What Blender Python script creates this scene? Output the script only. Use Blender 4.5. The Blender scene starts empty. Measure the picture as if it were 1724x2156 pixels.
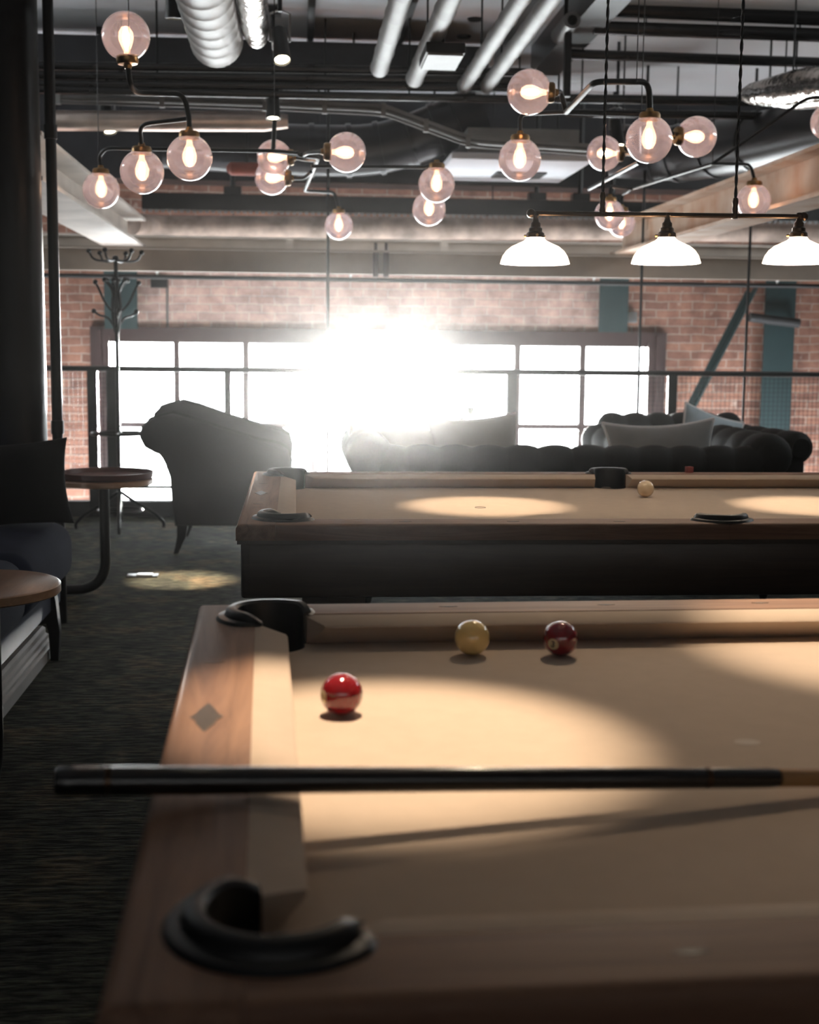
import bpy, bmesh, math, random
from mathutils import Vector, Matrix, Euler
random.seed(7)
C = bpy.context.scene.collection
scene = bpy.context.scene
PI = math.pi
V = Vector

# ---------------------------------------------------------------- camera
F, PITCH, ROLL, YAW, CAMZ = 2783.0, 0.1246, 0.0099, 0.0863, 1.278
_f = V((math.sin(YAW)*math.cos(PITCH), math.cos(YAW)*math.cos(PITCH), -math.sin(PITCH)))
_r = V((math.cos(YAW), -math.sin(YAW), 0)); _u = _r.cross(_f)
_r, _u = math.cos(ROLL)*_r + math.sin(ROLL)*_u, math.cos(ROLL)*_u - math.sin(ROLL)*_r
EYE = V((0, 0, CAMZ))
cam = bpy.data.cameras.new('camera'); camo = bpy.data.objects.new('camera', cam); C.objects.link(camo)
M4 = Matrix((( _r.x, _u.x, -_f.x, 0), (_r.y, _u.y, -_f.y, 0), (_r.z, _u.z, -_f.z, CAMZ), (0, 0, 0, 1)))
camo.matrix_world = M4
cam.sensor_fit = 'HORIZONTAL'; cam.sensor_width = 36.0; cam.lens = 36.0*F/1724
cam.clip_start = 0.05; cam.clip_end = 200
cam.dof.use_dof = True; cam.dof.focus_distance = 3.4; cam.dof.aperture_fstop = 5.8
scene.camera = camo

# ---------------------------------------------------------------- world, daylight, exposure
vs = scene.view_settings
vs.view_transform = 'Standard'; vs.look = 'None'; vs.gamma = 1; vs.exposure = 1.6; vs.use_curve_mapping = False
scene.cycles.use_denoising = True
scene.cycles.max_bounces = 8; scene.cycles.diffuse_bounces = 4; scene.cycles.glossy_bounces = 4
scene.cycles.transparent_max_bounces = 24; scene.cycles.transmission_bounces = 6
scene.cycles.caustics_reflective = False; scene.cycles.caustics_refractive = False
scene.cycles.sample_clamp_indirect = 3.0; scene.cycles.blur_glossy = 1.0
w = bpy.data.worlds.new('world'); scene.world = w; w.use_nodes = True
bg = w.node_tree.nodes['Background']; bg.inputs[0].default_value = (0.93, 0.97, 1.0, 1); bg.inputs[1].default_value = 7.5

YB_ = -2.6
def portal(loc, rot, sx, sy):
    l = bpy.data.lights.new('daylight_portal', 'AREA'); l.shape = 'RECTANGLE'; l.size = sx; l.size_y = sy
    l.cycles.is_portal = True
    o = bpy.data.objects.new('daylight_portal', l); o.location = loc; o.rotation_euler = rot; C.objects.link(o)
portal((0.7, 12.3, 0.42), (-PI/2, 0, 0), 5.3, 2.2)
portal((-3.55, 8.1, 3.05), (0, -PI/2, 0), 0.42, 3.4)  # portals from here on serve the added unseen openings
portal((5.75, 7.9, 3.0), (0, PI/2, 0), 0.42, 4.4)
portal((-3.65, 7.0, -1.6), (0, -PI/2, 0), 2.4, 8.4)
portal((5.85, 7.0, -1.6), (0, PI/2, 0), 2.4, 8.4)
portal((1.1, YB_-0.15, -1.6), (PI/2, 0, 0), 9.0, 2.8)

# area lamp added outside to feed the glare at the window
def add_glare_lamp(loc, target, energy):
    l = bpy.data.lights.new('glare_lamp', 'AREA'); l.shape = 'DISK'; l.size = 1.5; l.energy = energy; l.color = (1.0, 0.97, 0.93); l.spread = math.radians(30)
    o = bpy.data.objects.new('glare_lamp', l); o.location = loc; C.objects.link(o)
    o.rotation_euler = (V(loc)-V(target)).to_track_quat('Z', 'Y').to_euler()
GLARE_POWER = 4600
HAZE = (0.00018, 0.973)
scene.cycles.volume_bounces = 0

def ray(px, py): return _f*F + _r*(px-862) - _u*(py-1078)
def at(px, py, Y):
    d = ray(px, py); return EYE + d*(Y/d.y)
def atz(px, py, z):
    d = ray(px, py); return EYE + d*((z-CAMZ)/d.z)
def atx(px, py, x):
    d = ray(px, py); return EYE + d*(x/d.x)

add_glare_lamp(at(800, 864, 42), EYE, GLARE_POWER)

# ---------------------------------------------------------------- materials
def nt(name):
    m = bpy.data.materials.new(name); m.use_nodes = True
    return m, m.node_tree.nodes, m.node_tree.links, m.node_tree.nodes['Principled BSDF']
def tex_coords(N, L, scale=(1, 1, 1), kind='Object'):
    tc = N.new('ShaderNodeTexCoord'); mp = N.new('ShaderNodeMapping'); mp.inputs['Scale'].default_value = scale
    L.new(tc.outputs[kind], mp.inputs['Vector']); return mp.outputs['Vector']
def mat(name, col, rough=0.5, metal=0.0, var=0.15, scale=6.0, bump=0.0, bscale=60.0, stretch=(1, 1, 1), sheen=0.0, coat=0.0, spec=0.5, col2=None):
    """noise-mottled surface"""
    m, N, L, P = nt(name)
    v = tex_coords(N, L, stretch)
    n = N.new('ShaderNodeTexNoise'); n.inputs['Scale'].default_value = scale; n.inputs['Detail'].default_value = 6
    L.new(v, n.inputs['Vector'])
    r = N.new('ShaderNodeValToRGB')
    c2 = col2 or tuple(c*(1-var*2) for c in col)
    r.color_ramp.elements[0].position = 0.3; r.color_ramp.elements[0].color = (*c2, 1)
    r.color_ramp.elements[1].position = 0.7; r.color_ramp.elements[1].color = (*col, 1)
    L.new(n.outputs['Fac'], r.inputs['Fac']); L.new(r.outputs['Color'], P.inputs['Base Color'])
    P.inputs['Roughness'].default_value = rough; P.inputs['Metallic'].default_value = metal
    P.inputs['Specular IOR Level'].default_value = spec
    if sheen: P.inputs['Sheen Weight'].default_value = sheen; P.inputs['Sheen Roughness'].default_value = 0.4
    if coat: P.inputs['Coat Weight'].default_value = coat; P.inputs['Coat Roughness'].default_value = 0.08
    if bump:
        n2 = N.new('ShaderNodeTexNoise'); n2.inputs['Scale'].default_value = bscale; n2.inputs['Detail'].default_value = 4
        L.new(v, n2.inputs['Vector'])
        b = N.new('ShaderNodeBump'); b.inputs['Strength'].default_value = bump; b.inputs['Distance'].default_value = 0.01
        L.new(n2.outputs['Fac'], b.inputs['Height']); L.new(b.outputs['Normal'], P.inputs['Normal'])
    return m
def wood(name, c1, c2, axis='x', rough=0.4, coat=0.15, sc=1.0):
    m, N, L, P = nt(name)
    st = (0.9, 14, 14) if axis == 'x' else (14, 0.9, 14)
    v = tex_coords(N, L, tuple(s*sc for s in st))
    n = N.new('ShaderNodeTexNoise'); n.inputs['Scale'].default_value = 2.2; n.inputs['Detail'].default_value = 9; n.inputs['Roughness'].default_value = 0.65
    n.inputs['Distortion'].default_value = 1.2
    L.new(v, n.inputs['Vector'])
    r = N.new('ShaderNodeValToRGB')
    r.color_ramp.elements[0].position = 0.34; r.color_ramp.elements[0].color = (*c2, 1)
    r.color_ramp.elements[1].position = 0.66; r.color_ramp.elements[1].color = (*c1, 1)
    L.new(n.outputs['Fac'], r.inputs['Fac']); L.new(r.outputs['Color'], P.inputs['Base Color'])
    P.inputs['Roughness'].default_value = rough
    P.inputs['Coat Weight'].default_value = coat; P.inputs['Coat Roughness'].default_value = 0.25
    b = N.new('ShaderNodeBump'); b.inputs['Strength'].default_value = 0.12; b.inputs['Distance'].default_value = 0.004
    L.new(n.outputs['Fac'], b.inputs['Height']); L.new(b.outputs['Normal'], P.inputs['Normal'])
    return m
def emit(name, col, s):
    m, N, L, P = nt(name)
    P.inputs['Base Color'].default_value = (*[min(1, c) for c in col], 1)
    P.inputs['Emission Color'].default_value = (*col, 1); P.inputs['Emission Strength'].default_value = s
    return m
def thin_glass(name, tint, spec=1.0, glow=None, milk=0.0, grough=0.03):
    m, N, L, P = nt(name); N.remove(P)
    out = N['Material Output']
    t = N.new('ShaderNodeBsdfTransparent'); t.inputs[0].default_value = (*tint, 1)
    g = N.new('ShaderNodeBsdfGlossy'); g.inputs['Roughness'].default_value = grough
    fr = N.new('ShaderNodeFresnel'); fr.inputs['IOR'].default_value = 1.5
    n = N.new('ShaderNodeTexNoise'); n.inputs['Scale'].default_value = 3.0
    mu = N.new('ShaderNodeMath'); mu.operation = 'MULTIPLY'; mu.use_clamp = True; mu.inputs[1].default_value = spec
    mx = N.new('ShaderNodeMixShader')
    L.new(fr.outputs[0], mu.inputs[0]); L.new(mu.outputs[0], mx.inputs[0]); L.new(t.outputs[0], mx.inputs[1]); L.new(g.outputs[0], mx.inputs[2])
    last = mx.outputs[0]
    if milk:
        tr = N.new('ShaderNodeBsdfTranslucent'); tr.inputs[0].default_value = (0.66, 0.62, 0.80, 1)
        m2 = N.new('ShaderNodeMixShader'); m2.inputs[0].default_value = milk
        L.new(last, m2.inputs[1]); L.new(tr.outputs[0], m2.inputs[2]); last = m2.outputs[0]
    if glow:
        e = N.new('ShaderNodeEmission'); e.inputs[0].default_value = (*glow, 1); e.inputs[1].default_value = 1
        ad = N.new('ShaderNodeAddShader'); L.new(last, ad.inputs[0]); L.new(e.outputs[0], ad.inputs[1]); last = ad.outputs[0]
    L.new(last, out.inputs['Surface'])
    return m
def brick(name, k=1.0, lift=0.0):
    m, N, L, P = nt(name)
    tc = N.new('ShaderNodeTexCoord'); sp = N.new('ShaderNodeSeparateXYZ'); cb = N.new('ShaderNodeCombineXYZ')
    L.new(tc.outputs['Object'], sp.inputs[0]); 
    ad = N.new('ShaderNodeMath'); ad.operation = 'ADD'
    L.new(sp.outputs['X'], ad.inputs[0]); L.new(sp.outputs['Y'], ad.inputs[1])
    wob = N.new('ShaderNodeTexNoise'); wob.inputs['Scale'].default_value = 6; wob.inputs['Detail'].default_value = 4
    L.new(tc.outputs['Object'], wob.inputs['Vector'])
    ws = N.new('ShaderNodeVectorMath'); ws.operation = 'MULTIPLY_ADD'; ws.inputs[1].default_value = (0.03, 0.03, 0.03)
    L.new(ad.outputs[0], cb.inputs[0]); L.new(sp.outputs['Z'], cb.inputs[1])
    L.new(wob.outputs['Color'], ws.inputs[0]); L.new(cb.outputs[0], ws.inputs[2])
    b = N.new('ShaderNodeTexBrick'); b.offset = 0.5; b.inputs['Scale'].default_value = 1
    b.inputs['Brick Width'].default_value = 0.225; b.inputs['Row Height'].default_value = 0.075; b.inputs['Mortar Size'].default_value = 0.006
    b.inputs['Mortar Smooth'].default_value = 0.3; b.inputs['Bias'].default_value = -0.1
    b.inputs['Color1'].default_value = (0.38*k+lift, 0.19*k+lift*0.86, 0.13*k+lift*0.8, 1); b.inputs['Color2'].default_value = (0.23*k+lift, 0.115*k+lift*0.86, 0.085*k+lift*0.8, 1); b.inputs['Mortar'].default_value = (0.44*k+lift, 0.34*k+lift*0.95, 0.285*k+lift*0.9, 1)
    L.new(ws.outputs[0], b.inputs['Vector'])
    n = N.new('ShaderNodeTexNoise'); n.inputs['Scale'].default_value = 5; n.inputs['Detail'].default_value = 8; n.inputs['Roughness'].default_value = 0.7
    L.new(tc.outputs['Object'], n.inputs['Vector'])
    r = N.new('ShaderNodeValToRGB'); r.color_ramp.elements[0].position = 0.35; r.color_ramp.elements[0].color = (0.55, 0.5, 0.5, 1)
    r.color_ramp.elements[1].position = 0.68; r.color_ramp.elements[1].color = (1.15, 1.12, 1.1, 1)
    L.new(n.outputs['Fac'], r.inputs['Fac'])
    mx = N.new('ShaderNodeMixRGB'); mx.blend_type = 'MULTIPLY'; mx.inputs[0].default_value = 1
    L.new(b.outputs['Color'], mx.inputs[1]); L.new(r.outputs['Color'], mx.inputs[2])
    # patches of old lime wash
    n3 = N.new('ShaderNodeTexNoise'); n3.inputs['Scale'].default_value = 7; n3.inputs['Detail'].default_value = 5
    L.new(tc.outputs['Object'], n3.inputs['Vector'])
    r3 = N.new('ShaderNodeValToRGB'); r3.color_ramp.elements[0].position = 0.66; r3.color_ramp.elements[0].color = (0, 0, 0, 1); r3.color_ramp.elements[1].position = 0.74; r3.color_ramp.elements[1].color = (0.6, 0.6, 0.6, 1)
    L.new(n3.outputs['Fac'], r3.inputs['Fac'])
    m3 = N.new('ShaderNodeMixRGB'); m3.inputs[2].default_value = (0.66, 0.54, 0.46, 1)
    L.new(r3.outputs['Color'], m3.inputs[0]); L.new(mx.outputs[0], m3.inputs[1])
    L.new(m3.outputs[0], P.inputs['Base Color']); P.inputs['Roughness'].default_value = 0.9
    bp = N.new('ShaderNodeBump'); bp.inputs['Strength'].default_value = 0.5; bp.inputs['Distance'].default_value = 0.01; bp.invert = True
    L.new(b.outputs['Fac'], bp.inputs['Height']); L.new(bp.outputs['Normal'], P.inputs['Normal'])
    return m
def carpet(name):
    m, N, L, P = nt(name)
    v = tex_coords(N, L, (1, 1, 1))
    n = N.new('ShaderNodeTexNoise'); n.inputs['Scale'].default_value = 2.6; n.inputs['Detail'].default_value = 8; n.inputs['Roughness'].default_value = 0.75
    L.new(v, n.inputs['Vector'])
    r = N.new('ShaderNodeValToRGB'); cr = r.color_ramp
    cr.elements[0].position = 0.32; cr.elements[0].color = (0.018, 0.018, 0.02, 1)
    cr.elements[1].position = 0.7; cr.elements[1].color = (0.13, 0.10, 0.068, 1)
    e = cr.elements.new(0.5); e.color = (0.045, 0.05, 0.042, 1)
    L.new(n.outputs['Fac'], r.inputs['Fac'])
    v2 = tex_coords(N, L, (0.35, 1.6, 1))
    n2 = N.new('ShaderNodeTexNoise'); n2.inputs['Scale'].default_value = 34; n2.inputs['Detail'].default_value = 5
    L.new(v2, n2.inputs['Vector'])
    r2 = N.new('ShaderNodeValToRGB'); r2.color_ramp.elements[0].position = 0.42; r2.color_ramp.elements[0].color = (0.35, 0.35, 0.35, 1); r2.color_ramp.elements[1].position = 0.62; r2.color_ramp.elements[1].color = (1.7, 1.65, 1.5, 1)
    L.new(n2.outputs['Fac'], r2.inputs['Fac'])
    mx = N.new('ShaderNodeMixRGB'); mx.blend_type = 'MULTIPLY'; mx.inputs[0].default_value = 1
    L.new(r.outputs['Color'], mx.inputs[1]); L.new(r2.outputs['Color'], mx.inputs[2])
    L.new(mx.outputs[0], P.inputs['Base Color']); P.inputs['Roughness'].default_value = 1; P.inputs['Specular IOR Level'].default_value = 0.1
    b = N.new('ShaderNodeBump'); b.inputs['Strength'].default_value = 0.6; b.inputs['Distance'].default_value = 0.01
    L.new(n2.outputs['Fac'], b.inputs['Height']); L.new(b.outputs['Normal'], P.inputs['Normal'])
    return m
def deck(name, col, pitch, depth=0.35):
    m, N, L, P = nt(name)
    v = tex_coords(N, L, (1, 1, 1))
    wv = N.new('ShaderNodeTexWave'); wv.bands_direction = 'Y'; wv.inputs['Scale'].default_value = pitch; wv.inputs['Distortion'].default_value = 0.05
    L.new(v, wv.inputs['Vector'])
    n = N.new('ShaderNodeTexNoise'); n.inputs['Scale'].default_value = 1.5; L.new(v, n.inputs['Vector'])
    r = N.new('ShaderNodeValToRGB'); r.color_ramp.elements[0].color = (*[c*0.75 for c in col], 1); r.color_ramp.elements[1].color = (*col, 1)
    L.new(n.outputs['Fac'], r.inputs['Fac']); L.new(r.outputs['Color'], P.inputs['Base Color'])
    P.inputs['Roughness'].default_value = 0.55
    b = N.new('ShaderNodeBump'); b.inputs['Strength'].default_value = depth; b.inputs['Distance'].default_value = 0.02
    L.new(wv.outputs['Fac'], b.inputs['Height']); L.new(b.outputs['Normal'], P.inputs['Normal'])
    return m

M = {}
M['brick'] = brick('red brick')
M['brick_pale'] = brick('pale brick', 0.75, 0.30)
M['carpet'] = carpet('worn carpet')
M['plaster_dark'] = mat('dark paint', (0.02, 0.02, 0.022), 0.7, var=0.1)
M['ceiling'] = mat('grey ceiling', (0.84, 0.87, 0.92), 0.8, var=0.06, scale=2)
M['deck'] = deck('grey deck', (0.82, 0.83, 0.85), 10.0)
M['steel_black'] = mat('black steel', (0.018, 0.018, 0.019), 0.38, 0.6, var=0.1)
M['iron_black'] = mat('black iron', (0.007, 0.007, 0.008), 0.38, 0.0, var=0.1, spec=0.15)
M['pipe_black'] = mat('black pipe', (0.025, 0.025, 0.026), 0.25, 0.5, var=0.1)
M['duct_black'] = mat('black duct', (0.022, 0.022, 0.026), 0.35, 0.3, var=0.2, scale=3)
M['beam'] = mat('painted beam', (0.66, 0.60, 0.54), 0.6, var=0.14, scale=3, bump=0.05, bscale=20)
M['beam_brown'] = mat('brown painted beam', (0.44, 0.37, 0.31), 0.6, var=0.1, scale=3)
M['beam_orange'] = mat('orange mottled beam', (0.58, 0.47, 0.38), 0.65, var=0.1, scale=4, col2=(0.40, 0.22, 0.12))  # orange light on the beam put into its mottled colour
M['pipe_brown'] = mat('stained lagged pipe', (0.60, 0.46, 0.38), 0.75, var=0.32, scale=5)
M['teal'] = mat('teal paint', (0.012, 0.034, 0.036), 0.55, var=0.08)
M['frame'] = mat('oxblood window paint', (0.040, 0.018, 0.017), 0.5, var=0.1)
M['galv'] = mat('galvanised spiral duct', (0.22, 0.22, 0.22), 0.5, 0.2, var=0.08, scale=8)
M['flex'] = mat('grey flexible duct', (0.26, 0.255, 0.25), 0.5, 0.3, var=0.06)
M['foil'] = mat('crumpled foil', (0.75, 0.73, 0.7), 0.16, 1.0, var=0.05, bump=1.0, bscale=14)
M['copper'] = mat('foil lagged pipe', (0.82, 0.70, 0.62), 0.42, 1.0, var=0.15, bump=0.5, bscale=10)
M['tray'] = mat('zinc tray', (0.28, 0.28, 0.28), 0.35, 0.8, var=0.1)
M['cable'] = mat('grey cable', (0.12, 0.12, 0.12), 0.5, var=0.1)
M['red_paint'] = mat('dull red paint', (0.3, 0.07, 0.045), 0.5, var=0.15)
M['cloth'] = mat('camel cloth', (0.50, 0.40, 0.315), 0.95, var=0.03, scale=30, sheen=0.1, spec=0.15, bump=0.05, bscale=400)
M['rail_x'] = wood('oak rail', (0.27, 0.145, 0.085), (0.155, 0.075, 0.043), 'x', 0.6, 0.0)
M['rail_y'] = wood('oak end rail', (0.27, 0.145, 0.085), (0.155, 0.075, 0.043), 'y', 0.6, 0.0)
M['cabinet'] = wood('stained cabinet', (0.055, 0.036, 0.026), (0.035, 0.022, 0.016), 'x', 0.42)
M['inlay'] = mat('dark inlay', (0.05, 0.034, 0.018), 0.4, var=0.2, scale=60)
M['pocket'] = mat('black pocket leather', (0.004, 0.004, 0.0045), 0.36, var=0.1, spec=0.35)
M['navy'] = mat('navy velvet', (0.012, 0.016, 0.034), 0.95, var=0.12, spec=0.1)
M['black_velvet'] = mat('black velvet', (0.006, 0.006, 0.008), 0.95, var=0.1, spec=0.1)
M['leather'] = mat('black leather', (0.006, 0.0055, 0.005), 0.7, spec=0.2, var=0.15, bump=0.1, bscale=80)
M['leather_grey'] = mat('charcoal leather', (0.009, 0.009, 0.010), 0.75, var=0.12, bump=0.1, bscale=80)
M['pillow_grey'] = mat('grey pillow', (0.24, 0.24, 0.24), 0.9, var=0.1, sheen=0.3)
M['pillow_teal'] = mat('slate teal pillow', (0.46, 0.56, 0.62), 0.85, var=0.2, sheen=0.3)
M['pillow_pale'] = mat('pale pillow', (0.30, 0.29, 0.27), 0.9, var=0.08, sheen=0.3)
M['piping'] = mat('pale piping', (0.9, 0.9, 0.9), 0.7, var=0.05)
M['table_top'] = wood('round top', (0.27, 0.14, 0.075), (0.17, 0.085, 0.045), 'x', 0.3, 0.4)
M['table_edge'] = wood('ply edge', (0.46, 0.29, 0.18), (0.34, 0.2, 0.12), 'x', 0.35, 0.3)
M['tray_red'] = mat('oxblood tray', (0.10, 0.035, 0.03), 0.35, var=0.1)
M['plinth'] = mat('grey plinth', (0.30, 0.29, 0.28), 0.5, var=0.1)
M['brass'] = mat('aged brass', (0.38, 0.22, 0.09), 0.3, 1.0, var=0.15)
M['bronze'] = mat('dark bronze', (0.07, 0.042, 0.026), 0.28, 0.9, var=0.15)
M['smoke'] = thin_glass('smoked globe glass', (0.80, 0.73, 0.735), 1.7, None, 0.11, 0.11)
M['pane'] = thin_glass('window glass', (0.97, 0.98, 0.97), 0.6)
M['bulb_env'] = thin_glass('warm bulb glass', (1, 0.93, 0.88), 0.4, (0.50, 0.26, 0.14))
M['filament'] = emit('glowing filament', (1.0, 0.74, 0.50), 26)
M['bulb'] = emit('lamp bulb', (1.0, 0.80, 0.58), 26)
M['lens'] = emit('spot lens', (1.0, 0.88, 0.6), 6)
M['diffuser'] = emit('lit diffuser', (1.0, 1.0, 0.97), 0.0)
M['ball_red'] = mat('red ball', (0.22, 0.009, 0.013), 0.06, var=0.02, coat=1)
M['ball_maroon'] = mat('dark red ball', (0.22, 0.006, 0.014), 0.06, var=0.02, coat=1)
M['ball_yellow'] = mat('yellow ball', (0.92, 0.68, 0.26), 0.06, var=0.03, coat=1)
M['ball_cream'] = mat('cream ball', (0.80, 0.62, 0.40), 0.08, var=0.03, coat=1)
M['spot_cream'] = mat('cream spot', (0.62, 0.5, 0.3), 0.12, var=0.05, coat=1)
M['ink'] = mat('black ink', (0.01, 0.01, 0.01), 0.2, var=0.0, coat=1)
M['cue_black'] = mat('black lacquer', (0.006, 0.005, 0.005), 0.22, var=0.05, coat=0.4)
M['cue_maple'] = wood('maple shaft', (0.46, 0.26, 0.10), (0.36, 0.19, 0.07), 'x', 0.25, 0.6)
M['cue_ring'] = mat('silver ring', (0.6, 0.6, 0.58), 0.2, 1.0, var=0.05)
M['chalk'] = mat('red chalk paper', (0.20, 0.03, 0.025), 0.7, var=0.1)
M['chalk_dust'] = mat('chalk dust', (0.66, 0.58, 0.50), 1.0, var=0.05)
M['wire'] = mat('dull dark wire', (0.03, 0.03, 0.03), 0.85, var=0.1, spec=0.1)
M['white_plastic'] = mat('white plastic', (0.7, 0.7, 0.68), 0.4, var=0.03)
M['steel'] = mat('brushed steel', (0.55, 0.55, 0.54), 0.3, 1.0, var=0.08)
M['bottle'] = mat('green bottle glass', (0.02, 0.06, 0.05), 0.1, var=0.05)
def opal(name):
    m, N, L, P = nt(name); N.remove(P); out = N['Material Output']
    t = N.new('ShaderNodeBsdfTranslucent'); t.inputs[0].default_value = (0.95, 0.9, 0.82, 1)
    d = N.new('ShaderNodeBsdfDiffuse'); d.inputs[0].default_value = (0.9, 0.88, 0.84, 1)
    g = N.new('ShaderNodeBsdfGlossy'); g.inputs['Roughness'].default_value = 0.12
    wv = N.new('ShaderNodeTexNoise'); wv.inputs['Scale'].default_value = 20
    a = N.new('ShaderNodeMixShader'); a.inputs[0].default_value = 0.4; b = N.new('ShaderNodeMixShader'); b.inputs[0].default_value = 0.06
    L.new(t.outputs[0], a.inputs[1]); L.new(d.outputs[0], a.inputs[2]); L.new(a.outputs[0], b.inputs[1]); L.new(g.outputs[0], b.inputs[2])
    L.new(b.outputs[0], out.inputs['Surface']); return m
M['opal'] = opal('opal shade glass')

# ---------------------------------------------------------------- mesh helpers
class MB:
    def __init__(s): s.bm = bmesh.new()
    def box(s, x0, x1, y0, y1, z0, z1, bev=0.0, seg=2):
        r = bmesh.ops.create_cube(s.bm, size=1)
        vs_ = r['verts']
        for v in vs_:
            v.co = V((x0 if v.co.x < 0 else x1, y0 if v.co.y < 0 else y1, z0 if v.co.z < 0 else z1))
        if bev:
            es = set(e for v in vs_ for e in v.link_edges)
            bmesh.ops.bevel(s.bm, geom=list(es), offset=bev, segments=seg, affect='EDGES', profile=0.5)
        return s
    def obox(s, c, size, mtx):
        r = bmesh.ops.create_cube(s.bm, size=1)
        for v in r['verts']:
            v.co = V(c) + mtx @ V((v.co.x*size[0], v.co.y*size[1], v.co.z*size[2]))
        return s
    def bar(s, a, b, wx, wz):
        """rectangular bar from a to b"""
        a, b = V(a), V(b); d = (b-a); q = d.to_track_quat('Y', 'Z').to_matrix()
        return s.obox((a+b)/2, (wx, d.length, wz), q)
    def tube(s, pts, r, seg=10, caps=True, radii=None, closed=False):
        pts = [V(p) for p in pts]; n = len(pts); rings = []
        up = None
        for i, p in enumerate(pts):
            if closed: t = (pts[(i+1) % n] - pts[i-1]).normalized()
            else:
                t = (pts[min(i+1, n-1)] - pts[max(i-1, 0)])
                t = t.normalized() if t.length > 1e-9 else V((0, 0, 1))
            if up is None:
                up = V((0, 0, 1)) if abs(t.z) < 0.9 else V((1, 0, 0))
            up = (up - t*up.dot(t)); up = up.normalized() if up.length > 1e-6 else t.orthogonal().normalized()
            sd = t.cross(up)
            rr = radii[i] if radii else r
            rings.append([s.bm.verts.new(p + (up*math.cos(2*PI*k/seg) + sd*math.sin(2*PI*k/seg))*rr) for k in range(seg)])
        for i in range(n if closed else n-1):
            A, B = rings[i], rings[(i+1) % n]
            for k in range(seg):
                s.bm.faces.new((A[k], A[(k+1) % seg], B[(k+1) % seg], B[k]))
        if caps and not closed:
            s.bm.faces.new(rings[0][::-1]); s.bm.faces.new(rings[-1])
        return s
    def lathe(s, prof, seg=32, c=(0, 0, 0), a0=0.0, a1=2*PI, mtx=None, ripple=None):
        """prof: list of (r, z); spun about z (through mtx)"""
        c = V(c); full = abs(a1-a0-2*PI) < 1e-6; n = seg if full else seg+1; cols = []
        for k in range(n):
            a = a0 + (a1-a0)*k/seg; col = []
            for j, (r, z) in enumerate(prof):
                rr = r*(ripple(a, j) if ripple else 1)
                p = V((rr*math.cos(a), rr*math.sin(a), z))
                col.append(s.bm.verts.new(c + (mtx @ p if mtx else p)))
            cols.append(col)
        for k in range(seg):
            A, B = cols[k], cols[(k+1) % n]
            for j in range(len(prof)-1):
                try: s.bm.faces.new((A[j], B[j], B[j+1], A[j+1]))
                except ValueError: pass
        return s
    def sphere(s, c, r, u=24, v=16, mtx=None, sc=(1, 1, 1)):
        res = bmesh.ops.create_uvsphere(s.bm, u_segments=u, v_segments=v, radius=r)
        for vv in res['verts']:
            p = V((vv.co.x*sc[0], vv.co.y*sc[1], vv.co.z*sc[2])); vv.co = V(c) + (mtx @ p if mtx else p)
        return s
    def prism(s, poly, h0, h1, f):
        """poly of (a, b); f(a, b, h) -> point"""
        A = [s.bm.verts.new(f(a, b, h0)) for a, b in poly]; B = [s.bm.verts.new(f(a, b, h1)) for a, b in poly]
        n = len(poly)
        s.bm.faces.new(A[::-1]); s.bm.faces.new(B)
        for i in range(n): s.bm.faces.new((A[i], A[(i+1) % n], B[(i+1) % n], B[i]))
        return s
    def loft(s, secs, cap=True):
        rings = [[s.bm.verts.new(V(p)) for p in sec] for sec in secs]; n = len(rings[0])
        for i in range(len(rings)-1):
            for k in range(n): s.bm.faces.new((rings[i][k], rings[i][(k+1) % n], rings[i+1][(k+1) % n], rings[i+1][k]))
        if cap: s.bm.faces.new(rings[0][::-1]); s.bm.faces.new(rings[-1])
        return s
    def merge(s): bmesh.ops.remove_doubles(s.bm, verts=s.bm.verts, dist=1e-5); return s
    def mesh(s, name, m, smooth=True):
        bmesh.ops.recalc_face_normals(s.bm, faces=s.bm.faces)
        me = bpy.data.meshes.new(name); s.bm.to_mesh(me); s.bm.free()
        me.materials.append(m)
        if smooth:
            me.shade_smooth() if hasattr(me, 'shade_smooth') else None
            try: me.set_sharp_from_angle(angle=math.radians(40))
            except Exception: pass
        return me
    def build(s, name, m, parent=None, loc=None, smooth=True, label=None):
        o = bpy.data.objects.new(name, s.mesh(name, m, smooth)); C.objects.link(o)
        if parent: o.parent = parent
        if loc is not None: o.location = loc
        if label: o['label'] = label
        return o

def tag(o, label, cat, group=None, kind=None):
    o['label'] = label; o['category'] = cat
    if group: o['group'] = group
    if kind: o['kind'] = kind
    return o
def thing(name, label, cat, loc=(0, 0, 0), rz=0.0, group=None):
    o = bpy.data.objects.new(name, None); C.objects.link(o); o.empty_display_size = 0.1
    o.location = loc; o.rotation_euler = (0, 0, rz)
    return tag(o, label, cat, group)
def struct(o, label=None, cat=None):
    o['kind'] = 'structure'
    if label: o['label'] = label
    if cat: o['category'] = cat
    return o
def kids(o): return [c for c in bpy.data.objects if c.parent == o]
def copy_tree(o, parent=None):
    c = o.copy(); C.objects.link(c)
    if parent is not None: c.parent = parent
    for ch in kids(o): copy_tree(ch, c)
    return c
def fillet(pts, r, n=6):
    pts = [V(p) for p in pts]; out = [pts[0]]
    for i in range(1, len(pts)-1):
        a, b, c = pts[i-1], pts[i], pts[i+1]
        d1, d2 = (a-b), (c-b); rr = min(r, d1.length*0.48, d2.length*0.48)
        p, q = b + d1.normalized()*rr, b + d2.normalized()*rr
        for k in range(n+1):
            t = k/n; out.append(p*(1-t)**2 + b*2*t*(1-t) + q*t*t)
    out.append(pts[-1]); return out
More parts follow.
